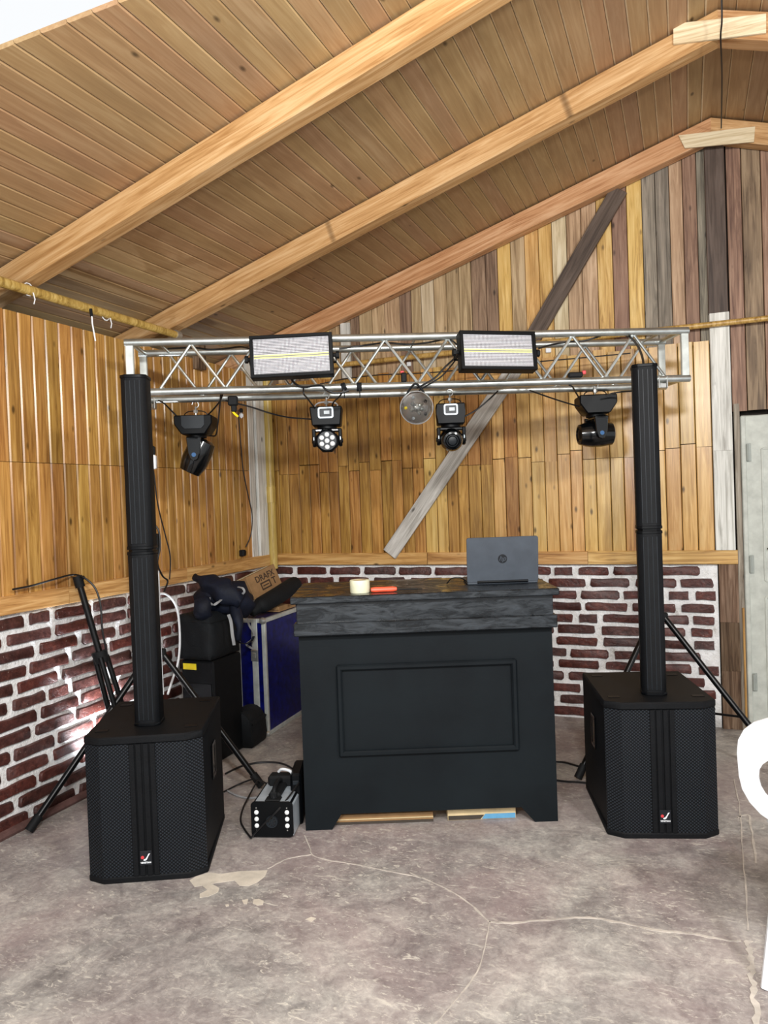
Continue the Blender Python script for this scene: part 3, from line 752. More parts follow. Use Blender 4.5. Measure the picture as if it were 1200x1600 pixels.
# ================================================================== SUBWOOFERS AND COLUMNS
def subwoofer(label, loc, rz):
    o = thing('subwoofer', label, 'speaker', loc, rz, None)
    W, D, H = 0.475, 0.58, 0.588; cx, cy = 0.068, 0.042
    out = [(-W/2+cx, 0), (W/2-cx, 0), (W/2, cy), (W/2, D), (-W/2, D), (-W/2, cy)]
    inn = [(-W/2+cx, 0.012), (W/2-cx, 0.012), (W/2-.010, cy+.006), (W/2-.002, D-.0), (-W/2+.002, D), (-W/2+.010, cy+.006)]
    b = MB(); b.prism(inn, 0.02, 0.56, None, 0.002); b.build('cabinet', M['cab'], o)
    b = MB(); b.prism(out, 0.555, H, None, 0.006); b.build('top_plate', M['cab'], o)
    b = MB(); b.prism(out, 0.0, 0.026, None, 0.005); b.build('bottom_plate', M['cab'], o)
    b = MB(); 
    for xa, ya, xb, yb in ((-W/2+.004, cy+.002, -W/2+cx, 0.004), (-W/2+cx, .004, -.052, .004), (.052, .004, W/2-cx, .004), (W/2-cx, .004, W/2-.004, cy+.002)):
        v, f = b._add([(xa, ya, .026), (xb, yb, .026), (xb, yb, .555), (xa, ya, .555), (xa, ya+.006, .026), (xb, yb+.006, .026), (xb, yb+.006, .555), (xa, ya+.006, .555)],
                      [(0, 1, 2, 3), (7, 6, 5, 4), (0, 4, 5, 1), (3, 2, 6, 7), (0, 3, 7, 4), (1, 5, 6, 2)])
    b.build('grille', M['perf'], o)
    b = MB()
    for xa in (-.041, -.0145, .0145, .041): b.box((xa, .004, .2905), (.0215, .011, .529), .002)
    b.box((0, .009, .2905), (.104, .006, .529)); b.build('centre_strip', M['cab'], o)
    b = MB(); b.box((0, -.003, .098), (.046, .004, .058), .001); bd = b.build('badge', M['logo_dark'], o)
    b = MB(); b.cyl((-.0125, -.005, .102), (-.0125, -.0065, .102), .0065, seg=14); b.build('logo_dot', M['red'], bd)
    b = MB(); pts = [(-.010, -.013), (-.004, -.016), (.004, -.012), (.011, .002), (.018, .013), (.0115, .012), (.005, .0), (-.001, -.008), (-.006, -.009)]
    b.prism(pts, 0, .0015, FRONT); b.build('logo_tick', M['white_plastic'], bd, (0, -.005, .104))
    text_mesh('badge_letters', 'VENETIAN', .0088, M['white_plastic'], bd, (0, -.0052, .080), (pi/2, 0, 0), .0004, 0, bold=.0003)
    for s_ in (-1, 1):
        b = MB(); xx = s_*(W/2-.001)
        for c, z in (((.004, .012, .15), .30),): 
            b.box((xx, .27, .375), (.006, .014, .15), .002); b.box((xx, .35, .375), (.006, .014, .15), .002)
            b.box((xx, .31, .443), (.006, .092, .014), .002); b.box((xx, .31, .307), (.006, .092, .014), .002)
        b.box((xx-.001*s_, .31, .375), (.002, .07, .13)); h = b.build('side_handle', M['gloss_black'], o)
    for xx in (-.18, .18):
        for yy in (.10, .50): b = MB(); b.box((xx, yy, H+.001), (.05, .03, .003), .001); b.build('foot_recess', M['black'], o)
    return o
def column(label, loc, rz):
    o = thing('column_speaker', label, 'speaker', loc, rz, None)
    # outline: narrow front face, bevelled cheeks, deeper body
    out = [(-.030, -.058), (.030, -.058), (.052, -.040), (.052, .040), (.034, .058), (-.034, .058), (-.052, .040), (-.052, -.040)]
    for nm, z0, z1 in (('lower_segment', .0, .728), ('upper_segment', .736, 1.462)):
        b = MB(); b.prism(out, z0+.012, z1-.012, None, .002); sg = b.build(nm, M['cab'], o)
        b = MB()
        for x in (-.0285, -.010, .010, .0285): b.box((x, -.0585, (z0+z1)/2), (.0035, .0045, z1-z0-.05), .001)
        b.build('rib', M['grey_panel'], sg)
        b = MB(); b.box((0, -.0585, (z0+z1)/2), (.054, .003, z1-z0-.05)); b.build('front_grille', M['cab'], sg)
        ex = [(x*1.05, y*1.04) for x, y in out]
        b = MB(); b.prism(ex, z0, z0+.014, None, .002); b.build('end_cap', M['black'], sg)
        b = MB(); b.prism(ex, z1-.014, z1, None, .002); b.build('end_cap', M['black'], sg)
    b = MB(); b.prism(chamfer_rect(.098, .108, .02), .722, .742); b.build('joint', M['black'], o)
    return o
def sub_at(pl, pr):
    a = on_z(*pl); c = on_z(*pr); return (a+c)/2, atan2(c.y-a.y, c.x-a.x)
c, r_ = sub_at((163, 1383), (296, 1373)); SUBL = subwoofer('left black subwoofer with perforated front, nearest the left brick wall', c, r_); cl, rl = c, r_
ML = Matrix.Translation(c) @ Matrix.Rotation(r_, 4, 'Z')
c, r_ = sub_at((976, 1311), (1105, 1311.5)); SUBR = subwoofer('right black subwoofer with perforated front, standing near the grey door', c, r_)
MR = Matrix.Translation(c) @ Matrix.Rotation(r_, 4, 'Z')
pl = on_z(234, 1129, .588); pr = on_z(1021, 1082, .588)
column('tall black column speaker standing on the left subwoofer', (pl.x, pl.y, .5885), YAW+radians(4))
column('tall black column speaker standing on the right subwoofer', (pr.x, pr.y, .5885), YAW-radians(14))

# ================================================================== TRUSS
TZ1, TZ0 = 2.340, 2.086
tl = at(195, 537, 3.93); tr = at(1075, 514, 4.13)
tl = Vector((tl.x, tl.y, 0)); tr = Vector((tr.x, tr.y, 0)); TL = (tr-tl).length; ta = atan2(tr.y-tl.y, tr.x-tl.x)
truss = thing('box_truss', 'long silver aluminium box truss spanning across the two black columns', 'truss', tl, ta)
TM = Matrix.Translation(tl) @ Matrix.Rotation(ta, 4, 'Z'); TD = 0.29
TRR = 0.020
for y in (0, TD):
    for z in (TZ0, TZ1):
        b = MB(); b.cyl((0, y, z), (TL, y, z), TRR, seg=16); b.build('chord', M['alu'], truss)
    for x in (0.022, TL-0.022):
        b = MB(); b.box((x, y, (TZ0+TZ1)/2), (0.040, 0.022, TZ1-TZ0-.02), .003); b.build('end_post', M['alu_flat'], truss)
for x in (0.03, TL-0.03):
    for z in (TZ0, TZ1): b = MB(); b.cyl((x, 0, z), (x, TD, z), .0125, seg=10); b.build('cross_tube', M['alu'], truss)
def on_truss(px, py, y=0.0, z=None):
    r = ray(px, py); n_ = Vector((-sin(ta), cos(ta), 0)); t_ = ((tl-EYEV).dot(n_)+y)/r.dot(n_); q = EYEV+r*t_
    if z is not None: q.z = z
    return q
nb = 8; s0 = 0.165; pit = (TL-0.165-0.135)/nb
for i in range(nb):
    for y, ph in ((0, 0), (TD, 1)):
        x = s0+i*pit; zz = [(TZ0+.012, TZ1-.012), (TZ1-.012, TZ0+.012)]
        if ph: zz = [(b_, a_) for a_, b_ in zz]
        for k, (za, zb) in enumerate(zz):
            b = MB(); b.cyl((x+k*pit/2, y, za), (x+(k+1)*pit/2, y, zb), .0082, seg=8); b.build('diagonal', M['alu'], truss)
for i in range(0, nb+1, 2):
    b = MB(); b.cyl((s0+i*pit, 0, TZ1), (s0+i*pit, TD, TZ1), .0065, seg=8); b.build('top_lacing', M['alu'], truss)

# stands
def stand(label, loc, rz, hub, feet, top=TZ0-TRR-.03, cross=0.34):
    o = thing('lighting_stand', label, 'stand', loc, rz, None)
    b = MB(); b.cyl((0, 0, .10), (0, 0, hub+.45), .019, seg=14); b.build('lower_pole', M['black_metal'], o)
    b = MB(); b.cyl((0, 0, hub+.40), (0, 0, top), .0155, seg=14); b.build('upper_pole', M['black_metal'], o)
    for z0, z1, r in ((hub-.04, hub+.035, .033), (hub+.39, hub+.46, .026), (.26, .31, .028)): b = MB(); b.cyl((0, 0, z0), (0, 0, z1), r, seg=16); b.build('collar', M['rubber'], o)
    for a, r in feet:
        u = Vector((cos(a), sin(a), 0)); A = u*.04+Vector((0, 0, hub)); F = u*r+Vector((0, 0, .014))
        b = MB(); b.cyl(A, F, .016, seg=12); lg = b.build('leg', M['black_metal'], o)
        b = MB(); d = (F-A).normalized(); b.cyl(F-d*.075, F, .021, seg=12); b.build('rubber_foot', M['rubber'], lg)
        b = MB(); b.box(A+Vector((0, 0, 0)), (.035, .035, .05), .006); b.cyl(A+u.cross(Vector((0, 0, 1)))*-.022, A+u.cross(Vector((0, 0, 1)))*.022, .007, seg=8); b.build('knuckle', M['rubber'], lg)
        t_ = (hub-.30)/(hub-.014); Pm = A.lerp(F, min(.95, t_))
        b = MB(); b.cyl(u*.025+Vector((0, 0, .285)), Pm, .0065, seg=8); b.build('brace', M['black_metal'], o)
    b = MB(); b.box((0, 0, top+.012), (.035, cross, .026), .003)
    for y in (-.145, .145): b.box((-.022, y, top+.03), (.006, .05, .06), .001); b.box((.022, y, top+.03), (.006, .05, .06), .001)
    b.build('crossbar', M['steel'], o)
    b = MB(); b.cyl((0, 0, top-.05), (0, 0, top+.01), .024, seg=12); b.build('head_socket', M['rubber'], o)
    return o
# stand centres lie midway between the front and rear chords
def under(xl): p = TM @ Vector((xl, TD/2, 0)); return (p.x, p.y, 0)
cL = under(0.055); cR = under(TL-0.155)
def feet_dirs(c, pix, extra):
    out = []
    for px, py in pix:
        f = on_z(px, py); out.append((atan2(f.y-c[1], f.x-c[0])-ta, min(.78, sqrt((f.x-c[0])**2+(f.y-c[1])**2))))
    out.append((extra-ta, .6)); return out
stand('black tripod stand under the left end of the truss, behind the left subwoofer', cL, ta, .72, feet_dirs(cL, [(45, 1303), (409, 1232)], radians(132)))
stand('black tripod stand under the right end of the truss, behind the right subwoofer', cR, ta, .79, feet_dirs(cR, [(903, 1220), (1240, 1226)], radians(105)))

# folded tripod leaning in the corner of booth and wall
a = at(116, 903, 3.93); f = on_z(222, 1250)
ft = thing('folded_tripod', 'folded black tripod leaning against the left brick wall', 'tripod', (0, 0, 0))
a = Vector((max(a.x, WX+.075), a.y, a.z)); d = (f-a).normalized(); L = (f-a).length
side = d.cross(Vector((.2, -1, 0))).normalized()
b = MB(); b.cyl(a, a+d*L*.34, .0165, seg=12); b.build('pole', M['black_metal'], ft)
b = MB(); b.cyl(a+d*-.01, a+d*.05, .024, seg=12); b.cyl(a+d*.005-side*.035, a+d*.02+side*.02, .010, seg=8); b.build('top_clamp', M['rubber'], ft)
m_ = a+d*L*.33; b = MB(); b.cyl(m_, m_+d*.06, .04, .034, seg=12); b.build('collar', M['rubber'], ft)
n2 = d.cross(side)
for k in range(3):
    off = side*.032*cos(k*2.1)+n2*.032*sin(k*2.1)
    b = MB(); b.cyl(m_+d*.03+off, f+off*1.6-d*.06, .0135, seg=10); lg = b.build('leg', M['black_metal'], ft)
    b = MB(); b.cyl(f+off*1.6-d*.12, f+off*1.6-d*.035, .017, seg=10); b.build('rubber_foot', M['rubber'], lg)

# ================================================================== LED STROBE PANELS
def strobe(label, cpx, d, w, h, rz, tilt, roll=0):
    p = at(cpx[0], cpx[1], d)
    o = thing('strobe_panel', label, 'stage light', p, 0, None)
    o.rotation_euler = (Matrix.Rotation(rz, 3, 'Z') @ Matrix.Rotation(tilt, 3, 'X') @ Matrix.Rotation(roll, 3, 'Y')).to_euler()
    b = MB(); b.box((0, .03, 0), (w, .055, h), .004); b.build('housing', M['black'], o)
    t = .017
    b = MB()
    for c, s in (((0, -.004, h/2-t/2), (w, .018, t)), ((0, -.004, -h/2+t/2), (w, .018, t)), ((-w/2+t/2, -.004, 0), (t, .0178, h)), ((w/2-t/2, -.004, 0), (t, .0178, h))): b.box(c, s, .002)
    b.build('bezel', M['black'], o)
    b = MB(); b.box((0, .0015, 0), (w-2*t, .004, h-2*t)); b.build('led_board', M['led_grid'], o)
    for z in (-.0055, .0055):
        b = MB(); b.box((0, -.001, z), (w-2*t-.006, .003, .0055)); b.build('yellow_led_strip', M['led_yellow'], o)
    for s_ in (-1, 1):
        b = MB(); b.cyl((s_*w/2, .03, 0), (s_*(w/2+.025), .03, 0), .010, seg=10); b.cyl((s_*(w/2+.014), .03, 0), (s_*(w/2+.03), .03, 0), .019, seg=6); b.build('side_knob', M['rubber'], o)
    b = MB(); b.tube([(-w/2-.012, .03, 0), (-w/2-.012, .06, .0), (-w/2-.012, .085, -.02), (0, .087, -.02), (w/2+.012, .085, -.02), (w/2+.012, .06, 0), (w/2+.012, .03, 0)], .006, 6); b.build('yoke', M['black_metal'], o)
    return o
strobe('white LED strobe panel with a yellow line, on the left half of the truss', (455.5, 555.5), 3.80, .408, .212, YAW+radians(1), radians(-6), radians(-1.2))
strobe('white LED strobe panel with a yellow line, on the right half of the truss', (778.5, 548), 3.86, .395, .200, YAW+radians(10), radians(-9), radians(.8))

# ================================================================== MOVING HEADS
def head_light(label, px, py_top, d, kind, rz, pan, tilt, handle=None):
    p = at(px, py_top, d)
    o = thing('moving_head', label, 'stage light', p, rz, None)
    # base: trapezoid seen from the front
    wt, wb, hb, dp = (.205, .125, .105, .18) if kind in ('side', 'back') else ((.16, .15, .115, .15) if kind == 'spot' else (.178, .155, .105, .15))
    out = [(-wt/2, 0), (-wt/2, -hb*.45), (-wb/2, -hb), (wb/2, -hb), (wt/2, -hb*.45), (wt/2, 0)] if kind != 'wash' else [(-wt/2, 0), (-wb/2, -hb), (wb/2, -hb), (wt/2, 0)]
    b = MB(); b.prism(out, -dp/2, dp/2, FRONT, .006); base = b.build('base', M['black'], o)
    if kind == 'side':
        b = MB(); b.prism([(-.062, -.004), (-.062, -.055), (-.045, -.074), (.045, -.074), (.062, -.055), (.062, -.004)], 0, .004, FRONT, .001); b.build('control_panel', M['grey_panel'], base, (0, -dp/2, 0))
        text_mesh('panel_letters', 'PRO\nBEAM', .02, M['screen'], base, (.035, -dp/2-.0045, -.03), (pi/2, 0, 0), .0003) if False else None
    elif kind != 'back':
        b = MB(); b.prism(round_rect(.086 if kind == 'wash' else .078, .062, .012), 0, .006, FRONT, .001); b.build('display_frame', M['silver'], base, (0, -dp/2, -.036))
        b = MB(); b.prism(round_rect(.066 if kind == 'wash' else .06, .044, .006), 0, .002, FRONT); b.build('display', M['grey_panel'], base, (0, -dp/2-.006, -.036))
        b = MB(); b.box((.006, -dp/2-.0085, -.035), (.03, .002, .018)); b.build('screen', M['screen'], base)
    # clamp, bolt and carrying handles
    b = MB(); b.cyl((0, 0, 0), (0, 0, .055), .005, seg=8); b.cyl((0, 0, .02), (0, 0, .036), .013, seg=6); b.build('hanging_bolt', M['steel'], o)
    b = MB(); b.tube([(.018*cos(t), 0, .066+.018*sin(t)) for t in [radians(a) for a in range(-90, 181, 30)]], .0035, 6); b.build('hook_clamp', M['steel'], o)
    hm = M['white_plastic'] if kind == 'wash' else M['black_metal']
    b = MB(); b.tube(smooth_path([(-.065, 0, -.004), (-.058, 0, .018), (-.03, 0, .030), (.03, 0, .030), (.058, 0, .018), (.065, 0, -.004)], 3), .0045 if kind == 'wash' else .003, 6); b.build('carrying_handle', hm, o)
    # yoke: turns about Z
    yk = bpy.data.objects.new('yoke', None)
    P = Matrix.Rotation(pan, 4, 'Z')
    b = MB(); b.lathe([(0, 0), (.055, 0), (.055, -.014), (0, -.014)], 20, P @ Matrix.Translation((0, 0, -hb))); b.build('turntable', M['black'], o)
    hz = -.185 if kind == 'wash' else (-.195 if kind == 'spot' else -.215)
    aw = .072 if kind == 'wash' else (.070 if kind == 'spot' else .082)
    b = MB(); b.box((0, 0, -hb-.022), (2*aw+.02, .06, .020), .006, P)
    for s_ in (-1, 1):
        b.prism([(-.040, -hb-.014), (.040, -hb-.014), (.032, hz+.01), (.020, hz-.026), (0, hz-.034), (-.020, hz-.026), (-.032, hz+.01)], -.010, .010, P @ Matrix.Translation((s_*aw, 0, 0)) @ Matrix.Rotation(pi/2, 4, 'Z') @ FRONT, .004)
    yo = b.build('yoke', M['gloss_black'], o)
    for s_ in (-1, 1):
        b = MB(); b.cyl((s_*(aw+.009), 0, hz), (s_*(aw+.014), 0, hz), .012, seg=14); k_ = b.build('tilt_cap', M['blue_cap'] if kind in ('side', 'back') else M['black'], yo); k_.matrix_local = P.copy()
        if kind in ('wash', 'spot'):
            b = MB(); b.box((s_*(aw+.001), -.032, (-hb+hz)/2-.01), (.006, .003, .055), .001); k_ = b.build('arm_trim', M['silver'], yo); k_.matrix_local = P.copy()
    # head: lens axis is local -Y before tilting
    H = P @ Matrix.Translation((0, 0, hz)) @ Matrix.Rotation(tilt, 4, 'X') @ Matrix.Rotation(pi/2, 4, 'X')   # local Z -> -Y
    if kind == 'wash':
        b = MB(); b.lathe([(0, -.07), (.045, -.068), (.062, -.04), (.067, .0), (.067, .045), (.058, .052), (.054, .046), (0, .046)], 8, H @ Matrix.Rotation(radians(22.5), 4, 'Z')); hd = b.build('head_shell', M['black'], o)
        b = MB(); b.lathe([(0, .045), (.052, .045), (.052, .048), (0, .048)], 28, H); b.build('lens_plate', M['grey_panel'], hd)
        for i in range(7):
            r = 0 if i == 0 else .034; a_ = radians(30+60*i)+radians(0)
            b = MB(); b.lathe([(0, .056), (.008, .0545), (.0125, .051), (.0135, .048), (0, .048)], 14, H @ Matrix.Translation((r*cos(a_), r*sin(a_), 0))); b.build('led_lens', M['led_white'], hd)
    else:
        ln = .085 if kind == 'spot' else .100
        q_ = 1.0 if kind == 'spot' else 1.14
        b = MB(); b.lathe([(r0_*q_, h_) for r0_, h_ in ((0, -ln), (.036, -ln+.001), (.056, -ln+.014), (.064, -.03), (.065, .03), (.060, .062), (.050, ln), (.040, ln+.003), (.036, ln-.003), (0, ln-.003))], 20 if kind == 'spot' else 14, H); hd = b.build('head_shell', M['gloss_black'], o)
        b = MB(); b.lathe([(0, ln+.004), (.016, ln+.002), (.030, ln-.002), (.034, ln-.004), (0, ln-.004)], 24, H); b.build('front_lens', M['grey_panel'] if kind == 'spot' else (M['led_white'] if kind == 'side' else M['black']), hd)
        if kind == 'spot':
            for r0 in (.034, .022): b = MB(); b.lathe([(r0, ln-.001), (r0+.004, ln+.004), (r0+.006, ln-.001)], 24, H); b.build('lens_ring', M['black'], hd)
    return o
head_light('black moving head hanging leftmost, side on and tipped down', 306, 651, 4.24, 'side', YAW+radians(2), radians(-90), radians(62))
head_light('moving head with seven white LED lenses and a white handle', 510, 637, 4.27, 'wash', YAW, 0, radians(2))
head_light('black moving head with one round dark lens, beside the clear ball lamp', 703, 632, 4.31, 'spot', YAW+radians(-2), radians(2), radians(10))
head_light('black moving head hanging rightmost, near the right column, head lying level', 930, 619, 4.36, 'back', YAW+radians(-4), radians(-82), radians(0))

# clear ball lamp
p = at(651, 637, 3.90)
bl_ = thing('ball_lamp', 'round clear glass ball lamp strapped to the middle of the truss', 'lamp', p, YAW)
b = MB(); b.lathe([(0, .0835), (.03, .078), (.055, .063), (.073, .04), (.081, .015), (.0835, 0), (.081, -.01), (.078, -.01), (.0805, 0), (.078, .015), (.070, .038), (.053, .060), (.029, .074), (0, .080)], 28, FRONT); b.build('glass_dome', M['glass'], bl_)
b = MB(); b.lathe([(.085, -.003), (.085, .003), (.0815, .003), (.0815, -.003), (.085, -.003)], 32, FRONT); b.build('rim', M['strap'], bl_)
b = MB(); b.lathe([(0, -.075), (.045, -.066), (.07, -.04), (.082, -.006), (0, -.006)], 24, FRONT); b.build('rear_housing', M['smoked'], bl_)
b = MB(); b.lathe([(0, 0.02), (.010, .014), (.018, 0), (.022, -.006), (0, -.006)], 7, FRONT); b.build('reflector', M['alu'], bl_)
for i, (u_, v_) in enumerate(((.022, .014), (-.02, .02), (-.024, -.012), (.012, -.026), (.03, -.008))): b = MB(); b.lathe([(0, .014), (.009, .007), (.011, 0), (0, 0)], 5, Matrix.Translation((u_, -.004, v_)) @ Matrix.Rotation(i, 4, 'Y') @ FRONT); b.build('facet', M['alu'], bl_)
for i in range(5):
    a_ = .6+i*1.26; b = MB(); b.lathe([(0, .012), (.007, .006), (.009, 0), (0, 0)], 7, Matrix.Translation((.055*cos(a_), .006, .055*sin(a_))) @ FRONT); b.build('prism_lens', M['yellow'] if i == 2 else (M['screen'] if i % 2 else M['grey_panel']), bl_)
b = MB(); b.tube(smooth_path([(-.06, .05, .05), (-.03, .04, .10), (0, .03, .125), (.03, .04, .10), (.05, .05, .06)], 4), .006, 6); b.build('strap', M['rubber'], bl_)

# ================================================================== THINGS IN THE CORNER
# blue flight case
f0 = on_z(420, 1150); fz = .755
FM_ang = radians(3.2)
case = thing('flight_case', 'tall blue flight case with aluminium edges behind the booth', 'case', f0, FM_ang)
# local: near right vertical edge at the origin, X to the right, Y away
cw, cd = .205, .68
b = MB(); b.box((-cw/2, cd/2, fz/2+.006), (cw-.012, cd-.012, fz-.014), .002); b.build('laminate_body', M['blue'], case)
t = .026
def edge(c, s): b = MB(); b.box(c, s, .003); b.build('aluminium_edge', M['alu_flat'], case)
for x in (-t/2+.002, -cw+t/2-.002): 
    for y in (t/2-.002, cd-t/2+.002): edge((x, y, fz/2), (t, t, fz))
for z in (t/2, fz-t/2):
    for x in (-t/2+.003, -cw+t/2-.003): edge((x, cd/2, z), (t, cd, t))
    edge((-cw/2, t/2-.003, z), (cw, t, t))
edge((-.075, .0, fz/2), (.042, .010, fz)); 
b = MB(); b.box((-.075, -.008, .52), (.05, .012, .075), .004); b.box((-.075, -.016, .52), (.022, .008, .035), .003); b.build('latch', M['steel'], case)
b = MB(); b.box((-.075, -.008, .14), (.05, .012, .075), .004); b.box((-.075, -.016, .14), (.022, .008, .035), .003); b.build('latch', M['steel'], case)
for x, z in ((-.012, fz-.012), (-cw+.012, fz-.012), (-.012, .014)):
    b = MB(); b.lathe([(0, .024), (.014, .020), (.022, .010), (.024, 0), (0, 0)], 12, Matrix.Translation((x, -.0, z)) @ FRONT); b.build('ball_corner', M['steel'], case)
CM = Matrix.Translation(f0) @ Matrix.Rotation(FM_ang, 4, 'Z')
TOPZ = fz+.003

# speaker box and bag to the left
c0 = at(333, 1034, 4.42); 
bw, bd_ = .225, .30; bz = c0.z
sb = thing('speaker_box', 'plain black speaker box with yellow tape, under the black padded bag', 'speaker', (c0.x, c0.y, 0), 0)
b = MB(); b.box((-bw/2, bd_/2, bz/2), (bw, bd_, bz), .010); b.build('box_body', M['cab'], sb)
b = MB(); b.box((-.162, -.002, bz-.035), (.092, .002, .036), .0005); b.build('yellow_tape', M['yellow'], sb)
b = MB(); b.box((-bw/2, -.002, bz*.42), (bw*.86, .006, bz*.72), .002); b.build('front_grille', M['black'], sb)
pb = thing('padded_bag', 'soft black padded equipment bag standing on the speaker box', 'bag', (c0.x, c0.y-.012, bz), 0)
bh = .275; bw2 = bw+.012
b = MB(); b2 = bmesh.new(); bmesh.ops.create_cube(b2, size=1.0); bmesh.ops.subdivide_edges(b2, edges=b2.edges[:], cuts=7, use_grid_fill=True)
for v in b2.verts:
    x, y, z = v.co; k = 1.0
    e = sum(1 for q_ in (abs(x), abs(y), abs(z)) if q_ > .49)
    sx = bw2*(1+.03*cos(z*3.1)); v.co = Vector((x*sx, y*(bd_+.02), (z+.5)*bh))
    if e >= 2: v.co -= Vector((x*.02, y*.02, (z)*.02))
    v.co += Vector((sin(z*19+y*9)*.003, sin(x*17+z*7)*.004, sin(x*13+y*11)*.003 if z > .4 else 0))
    v.co += Vector((-bw2/2+.006, bd_/2, 0))
b._merge(b2); b.build('bag_body', M['cloth_black'], pb, angle=60)
b = MB(); b.tube([(-bw2+.004, .0, .225), (-bw2/2, -.009, .232), (.004, -.004, .225), (.012, .12, .228), (.01, .26, .222)], .004, 6); b.build('zip', M['rubber'], pb)

# crumpled cloth helper
def blob(name, mat, parent, pts, rad, seed, amp=.02, angle=80, flat=1.0):
    """lumpy fabric body grown over a line of points"""
    b = MB(); r_ = random.Random(seed); P = smooth_path(pts, 4); n = len(P)
    R = []
    for i in range(n):
        t_ = i/(n-1)*(len(rad)-1); k = int(min(t_, len(rad)-2)); R.append(rad[k]+(rad[k+1]-rad[k])*(t_-k))
    b.tube(P, R, 18)
    ph = [r_.uniform(0, 6) for _ in range(6)]
    for v in b.bm.verts:
        c = v.co; d_ = amp*(sin(c.x*38+ph[0]+3*sin(c.z*21))*.5+sin(c.z*47+ph[1]+2*sin(c.y*19))*.5+sin(c.y*55+ph[2]+c.x*30)*.35)
        nrm = v.normal if v.normal.length > .1 else Vector((0, 0, 1)); v.co += Vector((d_*.7, d_*.6, d_))
    return b.build(name, mat, parent, angle=angle)
bp = thing('backpack', 'crumpled navy blue backpack with grey straps lying on top of the black bag', 'backpack', (0, 0, 0))
pp = lambda x, y, d: at(x, y, d)
blob('bag_body', M['cloth_navy'], bp, [pp(312, 938, 4.62), pp(335, 932, 4.6), pp(362, 935, 4.6), pp(390, 945, 4.66)], [.06, .10, .105, .075], 3, .016)
blob('bag_flap', M['cloth_navy'], bp, [pp(306, 903, 4.62), pp(325, 912, 4.55), pp(350, 925, 4.5), pp(378, 938, 4.5)], [.030, .058, .066, .05], 5, .014)
blob('bag_side', M['cloth_navy'], bp, [pp(316, 940, 4.45), pp(318, 952, 4.42), pp(322, 962, 4.45)], [.05, .055, .04], 8, .01)
blob('hanging_flap', M['cloth_navy'], bp, [pp(366, 945, 4.52), pp(371, 965, 4.46), pp(374, 985, 4.44), pp(374, 1000, 4.46)], [.03, .028, .018, .012], 9, .005)
def ribbon(name, mat, parent, pts, w, wdir=Vector((1, .2, 0)), th=.002):
    P = smooth_path(pts, 5); b = MB(); rows = []
    for i, p in enumerate(P):
        t_ = (P[min(i+1, len(P)-1)]-P[max(i-1, 0)]).normalized(); wd = (wdir-t_*wdir.dot(t_)).normalized(); n_ = t_.cross(wd)
        rows.append([b.bm.verts.new(p+wd*w/2+n_*th), b.bm.verts.new(p-wd*w/2+n_*th), b.bm.verts.new(p-wd*w/2-n_*th), b.bm.verts.new(p+wd*w/2-n_*th)])
    for a_, c_ in zip(rows, rows[1:]):
        for k in range(4): b.bm.faces.new((a_[k], a_[(k+1) % 4], c_[(k+1) % 4], c_[k]))
    b.bm.faces.new(rows[0]); b.bm.faces.new(rows[-1][::-1])
    return b.build(name, mat, parent)
ribbon('strap', M['strap'], bp, [pp(327, 934, 4.44), pp(328, 942, 4.41), pp(334, 945, 4.41), pp(341, 941, 4.41), pp(346, 937, 4.44)], .014)
ribbon('strap', M['strap'], bp, [pp(372, 917, 4.46), pp(379, 919, 4.43), pp(382, 924, 4.42), pp(379, 928, 4.43)], .012)
ribbon('strap', M['strap'], bp, [pp(357, 960, 4.40), pp(361, 972, 4.40), pp(363, 990, 4.395), pp(366, 1008, 4.40)], .018)
ribbon('strap', M['strap'], bp, [pp(386, 966, 4.90), pp(390, 978, 4.88), pp(397, 990, 4.87), pp(393, 1000, 4.87), pp(385, 1007, 4.88), pp(396, 1014, 4.87)], .012)
ribbon('strap', M['cloth_navy'], bp, [pp(366, 985, 4.42), pp(371, 1001, 4.5), pp(382, 1006, 4.7), pp(392, 1002, 4.85), pp(397, 993, 4.87)], .014)

# cardboard box on the flight case, tilted
cb = thing('cardboard_box', 'brown cardboard box with printed letters leaning in the corner above the flight case', 'box', CM @ Vector((-.10, .42, TOPZ)), 0)
q = [at(398, 935, 5.25), at(441, 912, 5.50), at(436, 877, 5.50), at(383, 897, 5.25)]
bx = (q[1]-q[0]).normalized(); up = ((q[3]-q[0])-bx*(q[3]-q[0]).dot(bx)).normalized(); nn = bx.cross(up)
if nn.y < 0: nn = -nn
bwid = (q[1]-q[0]).length; bhei = .165
B4 = Matrix((bx, nn, up)).transposed().to_4x4(); B4.translation = q[0]-up*.01
cb.location = q[0]-up*.01; cb.rotation_euler = B4.to_3x3().to_euler()
b = MB(); b.box((bwid/2, .11, bhei/2), (bwid, .22, bhei), .003); b.build('carton_body', M['card'], cb)
for x in (bwid*.36,): pass
text_mesh('printed_letters', 'DRAFX', .062, M['ink'], cb, (bwid*.56, -.001, bhei*.70), (pi/2, 0, 0), .0006, 0, bold=.001)
text_mesh('printed_letters', 'T', .07, M['ink'], cb, (bwid*.80, -.001, bhei*.36), (pi/2, 0, 0), .0006, 0, bold=.001)
b = MB()
for c, s in (((bwid*.50, 0, bhei*.48), (.10, .002, .010)), ((bwid*.50, 0, bhei*.22), (.10, .002, .010)), ((bwid*.50-.045, 0, bhei*.35), (.010, .002, .05)), ((bwid*.50+.045, 0, bhei*.35), (.010, .002, .05)), ((bwid*.50, 0, bhei*.35), (.06, .002, .008))): b.box(c, s)
b.build('printed_frame', M['ink'], cb)
b = MB(); b.box((bwid/2, .08, bhei+.001), (bwid*.98, .045, .0015)); b.build('packing_tape', M['tape'], cb)

